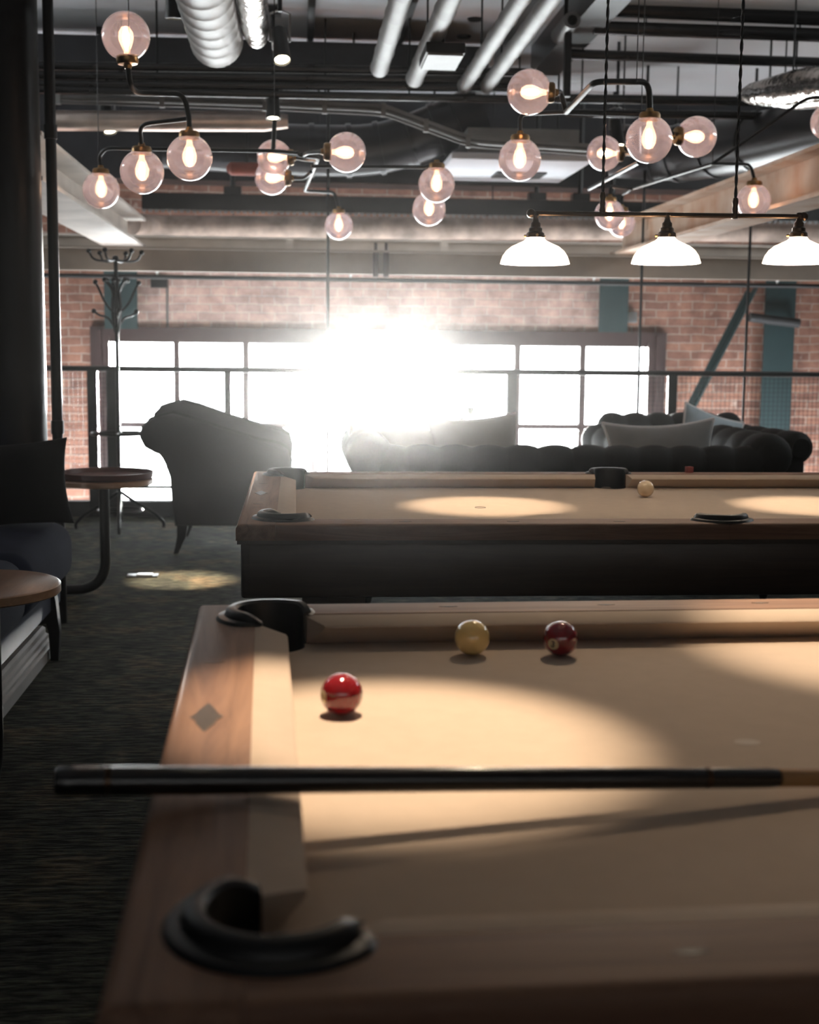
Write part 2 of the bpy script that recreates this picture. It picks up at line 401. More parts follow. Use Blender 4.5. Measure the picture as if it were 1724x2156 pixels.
def boolean_cut(o, cutters):
    """difference with a list of temporary objects, baked into o's mesh"""
    for c in cutters:
        md = o.modifiers.new('cut', 'BOOLEAN'); md.operation = 'DIFFERENCE'; md.object = c; md.solver = 'EXACT'
    dg = bpy.context.evaluated_depsgraph_get(); dg.update()
    me = bpy.data.meshes.new_from_object(o.evaluated_get(dg)); old = o.data; o.modifiers.clear(); o.data = me
    me.name = old.name
    try: me.shade_smooth(); me.set_sharp_from_angle(angle=math.radians(40))
    except Exception: pass
# ---------------------------------------------------------------- room shell
WY = 12.0                                   # far brick wall; balcony edge at RY, a drop beyond it
RY = 9.9
XL, XR, YB, ZC, ZL = -3.4, 5.6, -2.6, 3.42, -3.0
struct(MB().box(XL, XR, YB, RY+0.12, -0.25, 0).build('floor', M['carpet']), 'dark worn carpet floor of the games room', 'floor')
struct(MB().box(XL, XR, YB, WY, ZL-0.2, ZL).build('floor', M['ceiling']), 'pale lower floor far below beyond the railing', 'floor')
struct(MB().box(XL, XR, YB, WY+0.4, ZC, ZC+0.2).build('ceiling', M['ceiling']), 'grey ceiling slab above the hanging ducts', 'ceiling')
def side_wall(name, label, x0, x1, y0, y1, z0, z1, wn):
    b = MB()
    b.box(x0, x1, YB, y0, -0.4, ZC); b.box(x0, x1, y1, WY+0.4, -0.4, ZC); b.box(x0, x1, YB, 2.8, ZL, -0.4); b.box(x0, x1, 11.2, WY+0.4, ZL, -0.4); b.box(x0, x1, 2.8, 11.2, ZL, -2.8); b.box(x0, x1, y0, y1, -0.4, z0); b.box(x0, x1, y0, y1, z1, ZC)  # openings left below floor level, added to light the far brick
    struct(b.build(name, M['plaster_dark'], smooth=False), label, 'wall')
    t = struct(thing(wn, 'unseen high window added for fill daylight above the '+label.split(' on ')[1]+' hand wall', 'window', ((x0+x1)/2, (y0+y1)/2, z0)))  # unseen window, added to bring daylight onto the ceiling
    hy, h = (y1-y0)/2, z1-z0; b = MB()
    for a, c in ((-hy, -hy+0.05), (hy-0.05, hy)): b.box(-0.04, 0.04, a, c, 0, h)
    b.box(-0.04, 0.04, -hy, hy, 0, 0.05); b.box(-0.04, 0.04, -hy, hy, h-0.05, h)
    for k in range(1, 5): yy = -hy+2*hy*k/5; b.box(-0.025, 0.025, yy-0.02, yy+0.02, 0.05, h-0.05)
    b.build('window_frame', M['frame'], t, smooth=False)
    MB().box(-0.003, 0.003, -hy+0.05, hy-0.05, 0.05, h-0.05).build('pane', M['pane'], t, smooth=False)
side_wall('wall_left', 'dark painted wall on the left', XL-0.2, XL, 6.5, 9.7, 2.86, 3.24, 'fill_window_2')
side_wall('wall_right', 'dark painted wall on the right', XR, XR+0.2, 5.8, 10.0, 2.80, 3.2, 'fill_window_3')
struct(MB().box(XL, XR, YB-0.2, YB, -0.25, ZC).build('wall_back', M['plaster_dark']), 'dark painted wall behind the tables', 'wall')  # stops at floor level; added gap below lets daylight reach the far brick
# thin glare haze added through the room, imitating lens glare
m_ = bpy.data.materials.new('glare haze'); m_.use_nodes = True; N_ = m_.node_tree.nodes; N_.remove(N_['Principled BSDF'])
v_ = N_.new('ShaderNodeVolumeScatter'); v_.inputs['Density'].default_value = HAZE[0]; v_.inputs['Anisotropy'].default_value = HAZE[1]
m_.node_tree.links.new(v_.outputs[0], N_['Material Output'].inputs['Volume'])
hz = MB().box(XL-0.6, XR+0.6, YB-0.6, WY+0.7, ZL-0.6, ZC+0.6).build('glare_haze', m_, smooth=False)
tag(hz, 'faint glare haze imitating lens glare before the bright window', 'haze', kind='stuff')
# far wall with the window opening
wx0, wx1 = at(193, 800, WY).x, at(1397, 800, WY).x
wz1 = at(800, 694, WY).z; wz0 = -0.62; TH = 0.40
b = MB()
b.box(XL, wx0, WY, WY+TH, ZL, ZC); b.box(wx1, XR, WY, WY+TH, ZL, ZC)
b.box(wx0, wx1, WY, WY+TH, wz1, ZC); b.box(wx0, wx1, WY, WY+TH, ZL, wz0)
struct(b.build('wall_far', M['brick'], smooth=False), 'old red brick wall with the wide window', 'wall')
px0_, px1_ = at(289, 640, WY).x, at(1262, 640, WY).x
struct(MB().box(px0_, px1_, WY-0.012, WY-0.0005, wz1+0.004, at(700, 570, WY).z).build('wall_panel', M['brick_pale'], smooth=False), 'pale band of brick above the window', 'wall')  # brick in a paler colour than the wall around it
# window: frame, bars, panes
win = struct(thing('window_1', 'wide steel window with white daylight behind its bars', 'window', ((wx0+wx1)/2, WY, wz0)))
def wl(p): return p - V(((wx0+wx1)/2, WY, wz0))
W2 = (wx1-wx0)/2; H2 = wz1-wz0
fr = 0.165
b = MB()
b.box(-W2, -W2+fr, -0.05, 0.09, 0, H2); b.box(W2-fr, W2, -0.05, 0.09, 0, H2)
b.box(-W2+fr, W2-fr, -0.05, 0.09, H2-0.085, H2); b.box(-W2+fr, W2-fr, -0.05, 0.09, 0, 0.08)
b.box(-W2+fr*0.35, -W2+fr*0.6, -0.07, -0.05, 0, H2-0.03); b.box(W2-fr*0.6, W2-fr*0.35, -0.07, -0.05, 0, H2-0.03)
b.build('window_frame', M['frame'], win, smooth=False)
xs = [at(px, 800, WY).x for px in (373, 518, 662, 803, 945, 1088, 1225)]
ix0, ix1 = -W2+fr, W2-fr
for x in xs:
    lx = x-(wx0+wx1)/2
    MB().box(lx-0.028, lx+0.028, -0.02, 0.05, 0.08, H2-0.085).build('mullion', M['frame'], win, smooth=False)
zt = at(450, 895, WY).z-wz0
MB().box(ix0, ix1, -0.015, 0.045, zt-0.022, zt+0.022).build('transom', M['frame'], win, smooth=False)
MB().box(ix0, ix1, -0.03, 0.06, H2-0.085-0.05, H2-0.085).build('transom', M['frame'], win, smooth=False)
edges = [ix0]+[x-(wx0+wx1)/2 for x in xs]+[ix1]
for a, c in zip(edges[:-1], edges[1:]):
    for z0, z1 in ((0.08, zt-0.022), (zt+0.022, H2-0.135)):
        MB().box(a+0.02, c-0.02, 0.012, 0.016, z0, z1).build('pane', M['pane'], win, smooth=False)

# ---------------------------------------------------------------- pool tables
W = 1.128; HW = W/2; BED = 0.78
CU, WD = 0.052, 0.100; OUT = CU+WD; RT = BED+0.048; NZ = BED+0.037
def pool_table(label):
    t = thing('pool_table', label, 'pool table', group='pool tables')
    corner = [(sx*(W+0.026), sy*(HW+0.026)) for sx in (-1, 1) for sy in (-1, 1)]
    side = [(0, sy*(HW+0.058)) for sy in (-1, 1)]
    cut = []
    for x, y in corner+side:
        c = MB(); c.lathe([(0, 0.55), (0.057, 0.55), (0.057, 1.0), (0, 1.0)], 40, (x, y, 0)); c.merge()
        cut.append(c.build('cutter', M['pocket']))
    bed = MB().box(-W-0.05, W+0.05, -HW-0.05, HW+0.05, BED-0.035, BED).build('bed_cloth', M['cloth'], t, smooth=False)
    boolean_cut(bed, cut)
    # wood rails: two full-depth end rails, four long-side rails butting between them
    def rail(x0, x1, y0, y1, m, edges):
        q = MB(); r = bmesh.ops.create_cube(q.bm, size=1)
        for v in r['verts']:
            v.co = V((x0 if v.co.x < 0 else x1, y0 if v.co.y < 0 else y1, BED+0.006 if v.co.z < 0 else RT))
        sel = []
        for e in q.bm.edges:
            m_ = (e.verts[0].co+e.verts[1].co)/2
            for ax, val, isv in edges:
                if abs(m_[ax]-val) < 1e-5 and (isv or m_.z > RT-1e-4): sel.append(e); break
        if sel: bmesh.ops.bevel(q.bm, geom=list(set(sel)), offset=0.014, segments=5, affect='EDGES', profile=0.5)
        o = q.build('rail', m, t); boolean_cut(o, cut); return o
    xo, xi = W+OUT, W+CU
    g = 0.0006
    rl = []
    for s in (-1, 1):
        o = rail(min(s*xi, s*xo), max(s*xi, s*xo), -HW-OUT, HW+OUT, M['rail_y'], [(0, s*xo, False), (1, -HW-OUT, False), (1, HW+OUT, False)]); rl.append(o)
        for sx in (-1, 1):
            xa, xb = sorted((sx*0.0004, sx*(xi-g)))
            ya, yb = sorted((s*(HW+CU), s*(HW+OUT)))
            rl.append(rail(xa, xb, ya, yb, M['rail_x'], [(1, s*(HW+OUT), False)]))
    # inlaid sights: a winged diamond in the middle of each end rail, slim points elsewhere
    def sight(x, y, a, bq, parent, poly=None):
        poly = poly or [(-a, 0), (0, -bq), (a, 0), (0, bq)]
        MB().prism([(x+u, y+v) for u, v in poly], RT-0.002, RT+0.0006, lambda p, q, h: V((p, q, h))).build('sight', M['inlay'], parent, smooth=False)
    fancy = [(-0.020, 0), (-0.0135, -0.013), (-0.0105, -0.030), (0, -0.062), (0.0105, -0.030), (0.0135, -0.013), (0.020, 0), (0.0135, 0.013), (0.0105, 0.030), (0, 0.062), (-0.0105, 0.030), (-0.0135, 0.013)]
    for s in (-1, 1):
        e = rl[0] if s < 0 else rl[3]
        sight(s*(W+CU+0.055), 0, 0, 0, e, fancy)
        for yy in (-HW/2, HW/2): sight(s*(W+CU+0.055), yy, 0.014, 0.0022, e)
    for sy, base in ((-1, 0), (1, 3)):
        for sx, k in ((-1, 1), (1, 2)):
            for j in (1, 2, 3): sight(sx*j*W/4, sy*(HW+CU+0.05), 0.016, 0.004, rl[base+k])
    # cushions
    prof = [(-0.001, BED+0.001), (-0.001, RT-0.0012), (0.010, RT-0.0012), (CU-0.003, NZ+0.0015), (CU, NZ-0.002), (CU-0.004, NZ-0.007), (0.014, BED+0.001)]   # u from wood towards nose
    def cushion(p0, p1, inward, ca, cb):
        """p0-p1 run along the wood joint; ca, cb: (end inset at joint, end inset at nose)"""
        p0, p1, nrm = V((*p0, 0)), V((*p1, 0)), V((*inward, 0)); d = (p1-p0).normalized(); Ln = (p1-p0).length
        q = MB(); secs = []
        for end in (0, 1):
            ins = ca if end == 0 else cb; sec = []
            for u, z in prof:
                k = ins[0] + (ins[1]-ins[0])*max(0, u)/CU
                p = p0 + d*(k if end == 0 else Ln-k) + nrm*u; sec.append(V((p.x, p.y, z)))
            secs.append(sec)
        q.loft(secs); q.build('cushion', M['cloth'], t)
    cj, cn, sj, sn = 0.075, 0.115, 0.058, 0.066
    for s in (-1, 1):
        y = s*(HW+CU)
        cushion((-W-CU, y), (0, y), (0, -s), (cj, cn), (sj, sn))
        cushion((0, y), (W+CU, y), (0, -s), (sj, sn), (cj, cn))
        x = s*(W+CU)
        cushion((x, -HW-CU), (x, HW+CU), (-s, 0), (cj, cn), (cj, cn))
    # cabinet: four boards and a bottom, with a groove under the rails
    q = MB(); ci = OUT-0.012
    q.box(-W-ci, W+ci, -HW-ci, -HW-ci+0.03, 0.635, BED-0.002, 0.008); q.box(-W-ci, W+ci, HW+ci-0.03, HW+ci, 0.635, BED-0.002, 0.008)
    q.box(-W-ci, -W-ci+0.03, -HW-ci, HW+ci, 0.635, BED-0.002, 0.008); q.box(W+ci-0.03, W+ci, -HW-ci, HW+ci, 0.635, BED-0.002, 0.008)
    q.box(-W-ci+0.02, W+ci-0.02, -HW-ci+0.02, HW+ci-0.02, 0.642, 0.66)
    q.build('cabinet', M['cabinet'], t)
    q = MB(); o_ = OUT-0.003
    for sg in (-1, 1):
        q.box(-W-o_, W+o_, *sorted((sg*(HW+o_), sg*(HW+o_-0.03))), BED-0.004, BED+0.0062)
        q.box(*sorted((sg*(W+o_), sg*(W+o_-0.03))), -HW-o_, HW+o_, BED-0.004, BED+0.0062)
    q.build('rail_moulding', M['cabinet'], t)
    for sx in (-1, 1):
        for sy in (-1, 1):
            x, y = sx*(W-0.10), sy*(HW-0.06); q = MB()
            q.loft([[(x+u*k, y+v*k, z) for u, v in ((-1, -1), (1, -1), (1, 1), (-1, 1))] for z, k in ((0, 0.055), (0.02, 0.06), (0.5, 0.08), (0.645, 0.085))])
            q.build('leg', M['cabinet'], t, smooth=False)
    # pockets: cup below, raised horseshoe collar above with a flange lying on the rails
    def pocket(x, y, ang, half, ri=0.057):
        p = MB()
        p.lathe([(0, BED-0.128), (ri-0.025, BED-0.126), (ri-0.006, BED-0.10), (ri-0.0008, BED-0.05), (ri-0.0008, BED-0.036)], 36, (x, y, 0)).merge()
        cup = p.build('pocket_cup', M['pocket'], t)
        q = MB(); n = 40; secs = []
        for k in range(n+1):
            a = ang-half + 2*half*k/n
            e = min(1.0, min(k, n-k)/5.0); e = 0.30+0.70*math.sin(e*PI/2)       # the horns taper off
            h = 0.019*e; fl = 0.030*e
            pr = [(ri-0.001, BED-0.036), (ri-0.001, RT+h-0.004), (ri+0.003, RT+h), (ri+0.012, RT+h), (ri+0.017*e, RT+h-0.004), (ri+0.020*e, RT+0.007*e), (ri+fl, RT+0.005*e), (ri+fl+0.004, RT-0.0004), (ri+0.004, RT-0.0008), (ri+0.002, BED-0.036)]
            secs.append([V((x+r*math.cos(a), y+r*math.sin(a), z)) for r, z in pr])
        q.loft(secs); q.build('pocket_collar', M['pocket'], cup)
    for x, y in corner: pocket(x, y, math.atan2(y/HW, x/W), math.radians(122))
    for x, y in side: pocket(x, y, math.atan2(y, 0.0001), math.radians(92), 0.057)
    for c in cut: bpy.data.objects.remove(c)
    return t
T1 = pool_table('nearest pool table with red balls and a cue lying across its camel cloth')
TH1 = 0.0234
c1 = V((0.0114, 1.0190, 0)) + Matrix.Rotation(TH1, 3, 'Z') @ V((W, HW, 0))
T1.location = c1; T1.rotation_euler.z = TH1
T2 = copy_tree(T1); T2['label'] = 'farther pool table with only the cream cue ball on its cloth'
T2.location = (0.0+W, 3.484+HW, 0); T2.rotation_euler.z = 0
bpy.context.view_layer.update()

# ---------------------------------------------------------------- balls, chalk, cue
R = 0.0286
def ball(name, px, py, m, label):
    p = atz(px, py, BED+R); o = MB().sphere((0, 0, 0), R, 48, 32).build(name, m, None, (p.x, p.y, BED+R+0.0003)); tag(o, label, 'pool ball', 'pool balls'); return o
b1 = ball('pool_ball', 719, 1462, M['ball_red'], 'bright red ball by the left cushion of the nearest table')
b2 = ball('pool_ball', 994, 1343, M['ball_yellow'], 'plain yellow ball near the far cushion of the nearest table')
b3 = ball('pool_ball', 1180, 1345, M['ball_maroon'], 'dark red numbered ball to the right of the yellow ball')
b4 = ball('cue_ball', 1359, 1029, M['ball_cream'], 'cream cue ball alone on the farther table')
def spot_patch(o, d, num=None, rad=0.0093):
    """inlaid cream disc with its number, lying on the ball's surface round direction d"""
    d = V(d).normalized(); up = V((0, 0, 1)); sx = up.cross(d).normalized(); sy = d.cross(sx)
    q = MB(); ctr = q.bm.verts.new(d*(R+0.0002)); prev = None
    for j in range(1, 5):
        a = math.asin(rad/R)*j/4
        ring = [q.bm.verts.new((d*math.cos(a) + (sx*math.cos(k*PI/16)+sy*math.sin(k*PI/16))*math.sin(a))*(R+0.0002)) for k in range(32)]
        for k in range(32):
            if prev is None: q.bm.faces.new((ctr, ring[k], ring[(k+1) % 32]))
            else: q.bm.faces.new((prev[k], ring[k], ring[(k+1) % 32], prev[(k+1) % 32]))
        prev = ring
    sp = q.build('number_spot', M['spot_cream'], o)
    if num:
        cu = bpy.data.curves.new('number', 'FONT'); cu.body = num; cu.size = 0.0150; cu.align_x = 'CENTER'; cu.align_y = 'CENTER'; cu.offset = 0.0005
        tmp = bpy.data.objects.new('number', cu); C.objects.link(tmp)
        dg = bpy.context.evaluated_depsgraph_get(); dg.update()
        me = bpy.data.meshes.new_from_object(tmp.evaluated_get(dg)); bpy.data.objects.remove(tmp)
        bm = bmesh.new(); bm.from_mesh(me); bmesh.ops.triangulate(bm, faces=bm.faces)
        bmesh.ops.subdivide_edges(bm, edges=bm.edges, cuts=2, use_grid_fill=False)
        rot = math.radians(-8)
        for v in bm.verts:
            x, y = v.co.x*math.cos(rot)-v.co.y*math.sin(rot), v.co.x*math.sin(rot)+v.co.y*math.cos(rot)
            v.co = (d*R + sx*x + sy*y).normalized()*(R+0.0005)
        bm.to_mesh(me); bm.free(); me.materials.clear(); me.materials.append(M['ink'])
        no = bpy.data.objects.new('number', me); C.objects.link(no); no.parent = sp
def face_dir(o, px, py):
    """direction from the ball's centre to the surface point seen at (px, py)"""
    d = ray(px, py).normalized(); oc = EYE-o.location; bq = oc.dot(d); disc = max(0, bq*bq-(oc.dot(oc)-R*R))
    return (EYE+d*(-bq-math.sqrt(disc)))-o.location
spot_patch(b3, face_dir(b3, 1164, 1357), '3')
spot_patch(b1, face_dir(b1, 679, 1468))
# chalk on the far rail
p = atz(1465, 1000, RT)
o = MB().box(-0.0115, 0.0115, -0.0115, 0.0115, 0, 0.022, 0.0012).build('chalk_cube', M['chalk'], None, (p.x, 3.484+W+OUT-0.035, RT+0.0006)); o.rotation_euler.z = 0.3
tag(o, 'small dark red chalk cube on the farther table far rail', 'chalk')
# chalk smear and ring mark on the cloth are flat marks
p = atz(1573, 1563, BED); q = MB()
q.lathe([(0, 0), (0.017, 0.0)], 20).merge()
o = q.build('chalk_smudge', M['chalk_dust'], None, (p.x, p.y, BED+0.0006)); o.scale = (1, 0.75, 1); tag(o, 'pale chalk smudge on the nearest table cloth', 'smudge')
p = atz(1011, 1069, BED); q = MB(); q.tube([(0.017*math.cos(a*PI/12), 0.017*math.sin(a*PI/12), 0) for a in range(24)], 0.0008, 4, closed=True)
o = q.build('spot_ring', M['inlay'], None, (p.x, p.y, BED+0.001)); tag(o, 'thin ring mark around the spot on the farther table cloth', 'mark')
# cue: butt on the left rail, tip down on the cloth
def cue_point(px, py, z): return atz(px, py, z)
A = cue_point(113, 1645, RT+0.0305)
B_ = cue_point(1640, 1638, BED+0.0230)
d = (B_-A).normalized(); L1 = (B_-A).length; LT = 1.46
cue = thing('pool_cue', 'two-piece pool cue with a black butt lying across the nearest table', 'pool cue', A)
q3 = d.to_track_quat('Z', 'Y').to_matrix()
def cyl_part(name, m, prof, parent=cue): 
    return MB().lathe(prof, 28, (0, 0, 0), mtx=q3).merge().build(name, m, parent)
rb, rj, rt = 0.0146, 0.0112, 0.0062
ra = lambda t: rb + (rj-rb)*t/L1
cyl_part('butt', M['cue_black'], [(0, -0.001), (rb-0.004, 0.0), (rb-0.0005, 0.004)]+[(ra(t), t) for t in (0.02, L1*0.33, L1*0.66, L1-0.012)]+[(rj-0.001, L1-0.002), (0, L1)])
for t in (0.05, L1-0.09): cyl_part('ring', M['bronze'], [(ra(t)-0.001, t-0.003), (ra(t)+0.0003, t-0.0029), (ra(t)+0.0003, t+0.0029), (ra(t)-0.001, t+0.003)])
rs = lambda t: rj-0.0006+(rt-rj)*(t-L1)/(LT-L1)
cyl_part('shaft', M['cue_maple'], [(0, L1-0.001), (rs(L1), L1-0.0008)]+[(rs(t), t) for t in (L1+0.1, L1+0.4, LT-0.02)])
cyl_part('tip', M['white_plastic'], [(rs(LT-0.02), LT-0.0205), (rt, LT-0.004), (rt-0.002, LT), (0, LT+0.001)])
# ---------------------------------------------------------------- sofas, cushions
def rolled(mb, a, b, r, pitch, depth=0.22, seg=20, end=0.9):
    """tufted roll: a tube whose radius swells between the buttons"""
    a, b = V(a), V(b); Ln = (b-a).length; n = max(12, int(Ln/pitch*10)); k = max(1, round(Ln/pitch)); pts, rad = [], []
    for i in range(n+1):
        t = i/n; e = min(t, 1-t)*Ln
        rr = r*(1-depth+depth*abs(math.sin(PI*k*t))**0.6)
        if e < r*0.5: rr *= math.sqrt(max(0.02, 1-(1-e/(r*0.5))**2*0.55))
        pts.append(a+(b-a)*t); rad.append(rr)
    mb.tube(pts, r, seg, True, rad)
def turned_leg(x, y, h, name, parent, m):
    MB().lathe([(0, 0), (0.014, 0), (0.018, 0.01), (0.013, 0.02), (0.026, h*0.5), (0.030, h*0.75), (0.022, h*0.85), (0.034, h), (0, h)], 16, (x, y, 0)).merge().build(name, m, parent)
def chesterfield(label, group, w, d, h, ha, m, loc, rz, n_seat, rr=0.085, ra=0.10):
    t = thing('chesterfield_sofa' if n_seat > 1 else 'chesterfield_armchair', label, 'sofa' if n_seat > 1 else 'armchair', loc, rz, group)
    x0 = w/2-ra*1.1
    MB().box(-w/2+0.06, w/2-0.06, -d/2+0.05, d/2-0.03, 0.13, 0.33, 0.02).build('base', m, t)
    b = MB(); b.box(-w/2+0.1, w/2-0.1, -d/2+0.05, -d/2+0.24, 0.3, h-rr*1.1, 0.03)
    rolled(b, (-x0, -d/2+0.10, h-rr), (x0, -d/2+0.10, h-rr), rr, 0.165); b.build('backrest', m, t)
    for s in (-1, 1):
        b = MB(); b.box(*sorted((s*(w/2-0.06), s*(w/2-0.21))), -d/2+0.08, d/2-0.02, 0.13, ha-ra, 0.02)
        rolled(b, (s*(w/2-ra), -d/2+0.02, ha-ra), (s*(w/2-ra), d/2, ha-ra), ra, 0.24, 0.13); b.build('armrest', m, t)
    sw = (w-0.44)/n_seat
    for i in range(n_seat):
        xa = -w/2+0.22+i*sw
        MB().box(xa+0.004, xa+sw-0.004, -d/2+0.25, d/2, 0.33, 0.47, 0.035, 4).build('seat_cushion', m, t)
    for sx in (-1, 1):
        for sy in (-1, 1): turned_leg(sx*(w/2-0.11), sy*(d/2-0.10), 0.135, 'leg', t, M['iron_black'])
    return t
SY = 6.30
xa, xb = at(728, 960, SY).x, at(1674, 960, SY).x
chesterfield('long tufted black sofa with its back to the farther pool table', None, xb-xa, 0.92, at(1200, 938, SY).z, at(1560, 912, SY+0.05).z, M['leather'], ((xa+xb)/2, SY+0.42, 0), 0, 3, 0.085, 0.115)
xa, xb = at(1262, 900, 7.9).x, at(1660, 900, 7.9).x
chesterfield('tufted black armchair beyond the long sofa on the right', None, xb-xa, 0.92, at(1450, 868, 8.35).z, 0.80, M['leather'], ((xa+xb)/2+0.02, 8.0, 0), PI+0.12, 1, 0.115, 0.10)

# scroll-backed armchair at the left, seen from its side
AY = 8.08
ac = thing('scroll_armchair', 'dark rolled-back armchair standing side-on before the window', 'armchair', (at(480, 1100, AY).x, AY+0.43, 0))
def loc_ac(p): return V(p) - ac.location
outline = [(368, 1108), (362, 1060), (358, 1005), (354, 975), (346, 959), (326, 954), (304, 942), (293, 921), (297, 899), (311, 884), (332, 877), (362, 870), (400, 880), (463, 902), (543, 926), (590, 936), (608, 947), (614, 972), (611, 1020), (607, 1108)]
pr = [at(x, y, AY) for x, y in outline]
def arm_slab(y0, y1, lift=0.0):
    b = MB(); b.prism([(p.x-ac.location.x, p.z+(lift if p.z > 0.5 else 0)) for p in pr], y0-ac.location.y, y1-ac.location.y, lambda a, c, h: V((a, h, c)))
    es = [e for e in b.bm.edges if abs(e.verts[0].co.y-e.verts[1].co.y) < 1e-6]
    bmesh.ops.bevel(b.bm, geom=es, offset=0.018, segments=3, affect='EDGES', profile=0.5)
    return b
def pipe_line(y): return [V((p.x, y, p.z+0.002))-ac.location for p in pr[9:19]]
for y0, y1 in ((AY, AY+0.15), (AY+0.72, AY+0.87)):
    o = arm_slab(y0, y1, 0.045 if y0 > AY+0.3 else 0).build('armrest', M['leather_grey'], ac)
    for yy in (y0+0.016, y1-0.016): MB().tube([q_+V((0, 0, 0.045 if y0 > AY+0.3 else 0)) for q_ in pipe_line(yy)], 0.006, 6).build('piping', M['leather'], o)
sc = at(331, 917, AY); 
b = MB(); rolled(b, loc_ac((sc.x, AY+0.12, sc.z)), loc_ac((sc.x, AY+0.75, sc.z)), 0.105, 0.17)
bx = at(366, 1000, AY).x-ac.location.x
b.box(bx, bx+0.16, AY+0.13-ac.location.y, AY+0.74-ac.location.y, 0.2, sc.z-0.05, 0.03); b.build('backrest', M['leather_grey'], ac)
fx = at(600, 1000, AY).x-ac.location.x
MB().box(bx+0.05, fx, AY+0.14-ac.location.y, AY+0.73-ac.location.y, 0.17, 0.34, 0.02).build('base', M['leather_grey'], ac)
MB().box(bx+0.17, fx+0.02, AY+0.155-ac.location.y, AY+0.715-ac.location.y, 0.345, 0.50, 0.04, 4).build('seat_cushion', M['leather_grey'], ac)
zb = at(400, 1108, AY).z
for sy in (0.06, 0.80):
    for px, lean in ((384, -0.045), (590, 0.03)):
        x = at(px, 1110, AY).x-ac.location.x; y = AY+sy-ac.location.y
        MB().loft([[(x+lean*k+u*r, y+v*r, z) for u, v in ((-1, -1), (1, -1), (1, 1), (-1, 1))] for z, r, k in ((0, 0.014, 1), (0.05, 0.019, 0.62), (0.10, 0.026, 0.25), (zb+0.03, 0.036, 0))]).build('leg', M['iron_black'], ac)

def pillow(name, label, w_, h_, t_, m, loc, rot, bow=0.07, piping=None, cat='pillow', group=None):
    N_ = 18; b = MB(); g = {}
    def P(u, v, s):
        x = w_/2*u*(1-bow*2*(1-v*v)); z = h_/2*v*(1-bow*2*(1-u*u))
        y = s*t_/2*((1-u*u)**0.42)*((1-v*v)**0.42)
        return V((x, y, z+h_/2))
    for s in (-1, 1):
        for i in range(N_+1):
            for j in range(N_+1):
                u, v = -1+2*i/N_, -1+2*j/N_
                u, v = math.sin(u*PI/2), math.sin(v*PI/2)
                key = (i, j, s if 0 < i < N_ and 0 < j < N_ else 0)
                if key not in g: g[key] = b.bm.verts.new(P(u, v, s))
    K = lambda i, j, s: g[(i, j, s if 0 < i < N_ and 0 < j < N_ else 0)]
    for s in (-1, 1):
        for i in range(N_):
            for j in range(N_): b.bm.faces.new((K(i, j, s), K(i+1, j, s), K(i+1, j+1, s), K(i, j+1, s)))
    o = b.build(name, m, None, loc); o.rotation_euler = rot; tag(o, label, cat, group)
    if piping:
        us = [math.sin((-1+2*i/N_)*PI/2) for i in range(N_+1)]
        loop = [P(u, -1, 1) for u in us]+[P(1, v, 1) for v in us[1:]]+[P(u, 1, 1) for u in us[::-1][1:]]+[P(-1, v, 1) for v in us[::-1][1:-1]]
        MB().tube(loop, 0.0085, 6, closed=True).build('piping', piping, o)
    return o
R_ = math.radians
p = at(868, 895, SY+0.34); pillow('scatter_pillow', 'broad pale pillow propped at the left end of the long sofa', 0.62, 0.46, 0.17, M['pillow_pale'], (p.x, SY+0.36, p.z-0.45), (R_(-10), 0, R_(2)), 0.015, M['piping'], group='scatter pillows on the long sofa')
p = at(1010, 885, SY+0.30); pillow('scatter_pillow', 'pale pillow with a pointed upper corner left of the tufted back', 0.46, 0.46, 0.15, M['pillow_pale'], (p.x, SY+0.33, p.z-0.44), (R_(-8), R_(-4), R_(-2)), 0.05, M['piping'], group='scatter pillows on the long sofa')
p = at(1408, 889, SY+0.34); pillow('scatter_pillow', 'grey pale-piped pillow sagging between its corners on the long sofa', 0.60, 0.45, 0.15, M['pillow_grey'], (p.x, SY+0.36, p.z-0.44), (R_(-12), R_(-2.5), R_(3)), 0.075, M['piping'], group='scatter pillows on the long sofa')
p = at(1468, 905, 7.98); pillow('scatter_pillow', 'slate blue pillow standing on its corner on the armchair at the right', 0.42, 0.42, 0.13, M['pillow_teal'], (p.x, 7.86, 0.50), (R_(-14), R_(18), R_(10)), 0.05, M['piping'])

# ---------------------------------------------------------------- banquette at the left with its pillow
bq = thing('banquette', 'navy velvet banquette on a grey stepped plinth along the left side', 'banquette', (-1.4, 4.2, 0))
def bl(x0, x1, y0, y1): return (x0+BQ+1.4, x1+BQ+1.4, y0-4.2, y1-4.2)
E0, E1 = 2.7, 5.58; BQ = 0.062
MB().box(*bl(-1.80, -1.045, E0, E1-0.02), 0.20, 0.33, 0.01).build('seat_frame', M['navy'], bq)
nb = 3
for i in range(nb):
    ya, yb_ = E0+(E1-E0)*i/nb, E0+(E1-E0)*(i+1)/nb
    b = MB(); b.box(*bl(-1.72, -0.985, ya+0.004, yb_-0.004), 0.30, 0.545, 0.085, 6).build('seat_cushion', M['navy'], bq)
MB().box(*bl(-2.0, -1.74, E0, E1), 0.2, 0.86, 0.06, 4).build('backrest', M['navy'], bq)
pl = MB(); prof = [(0, 0), (0, 0.045), (-0.012, 0.05), (-0.012, 0.062), (-0.022, 0.068), (-0.022, 0.082), (-0.034, 0.088), (-0.034, 0.108), (-0.046, 0.116), (-0.70, 0.116), (-0.70, 0)]
pl.prism([(a-1.0+1.4, z) for a, z in prof], E0-4.2, E1-0.10-4.2, lambda a, c, h: V((a, h, c))); pl.build('plinth', M['plinth'], bq, smooth=False)
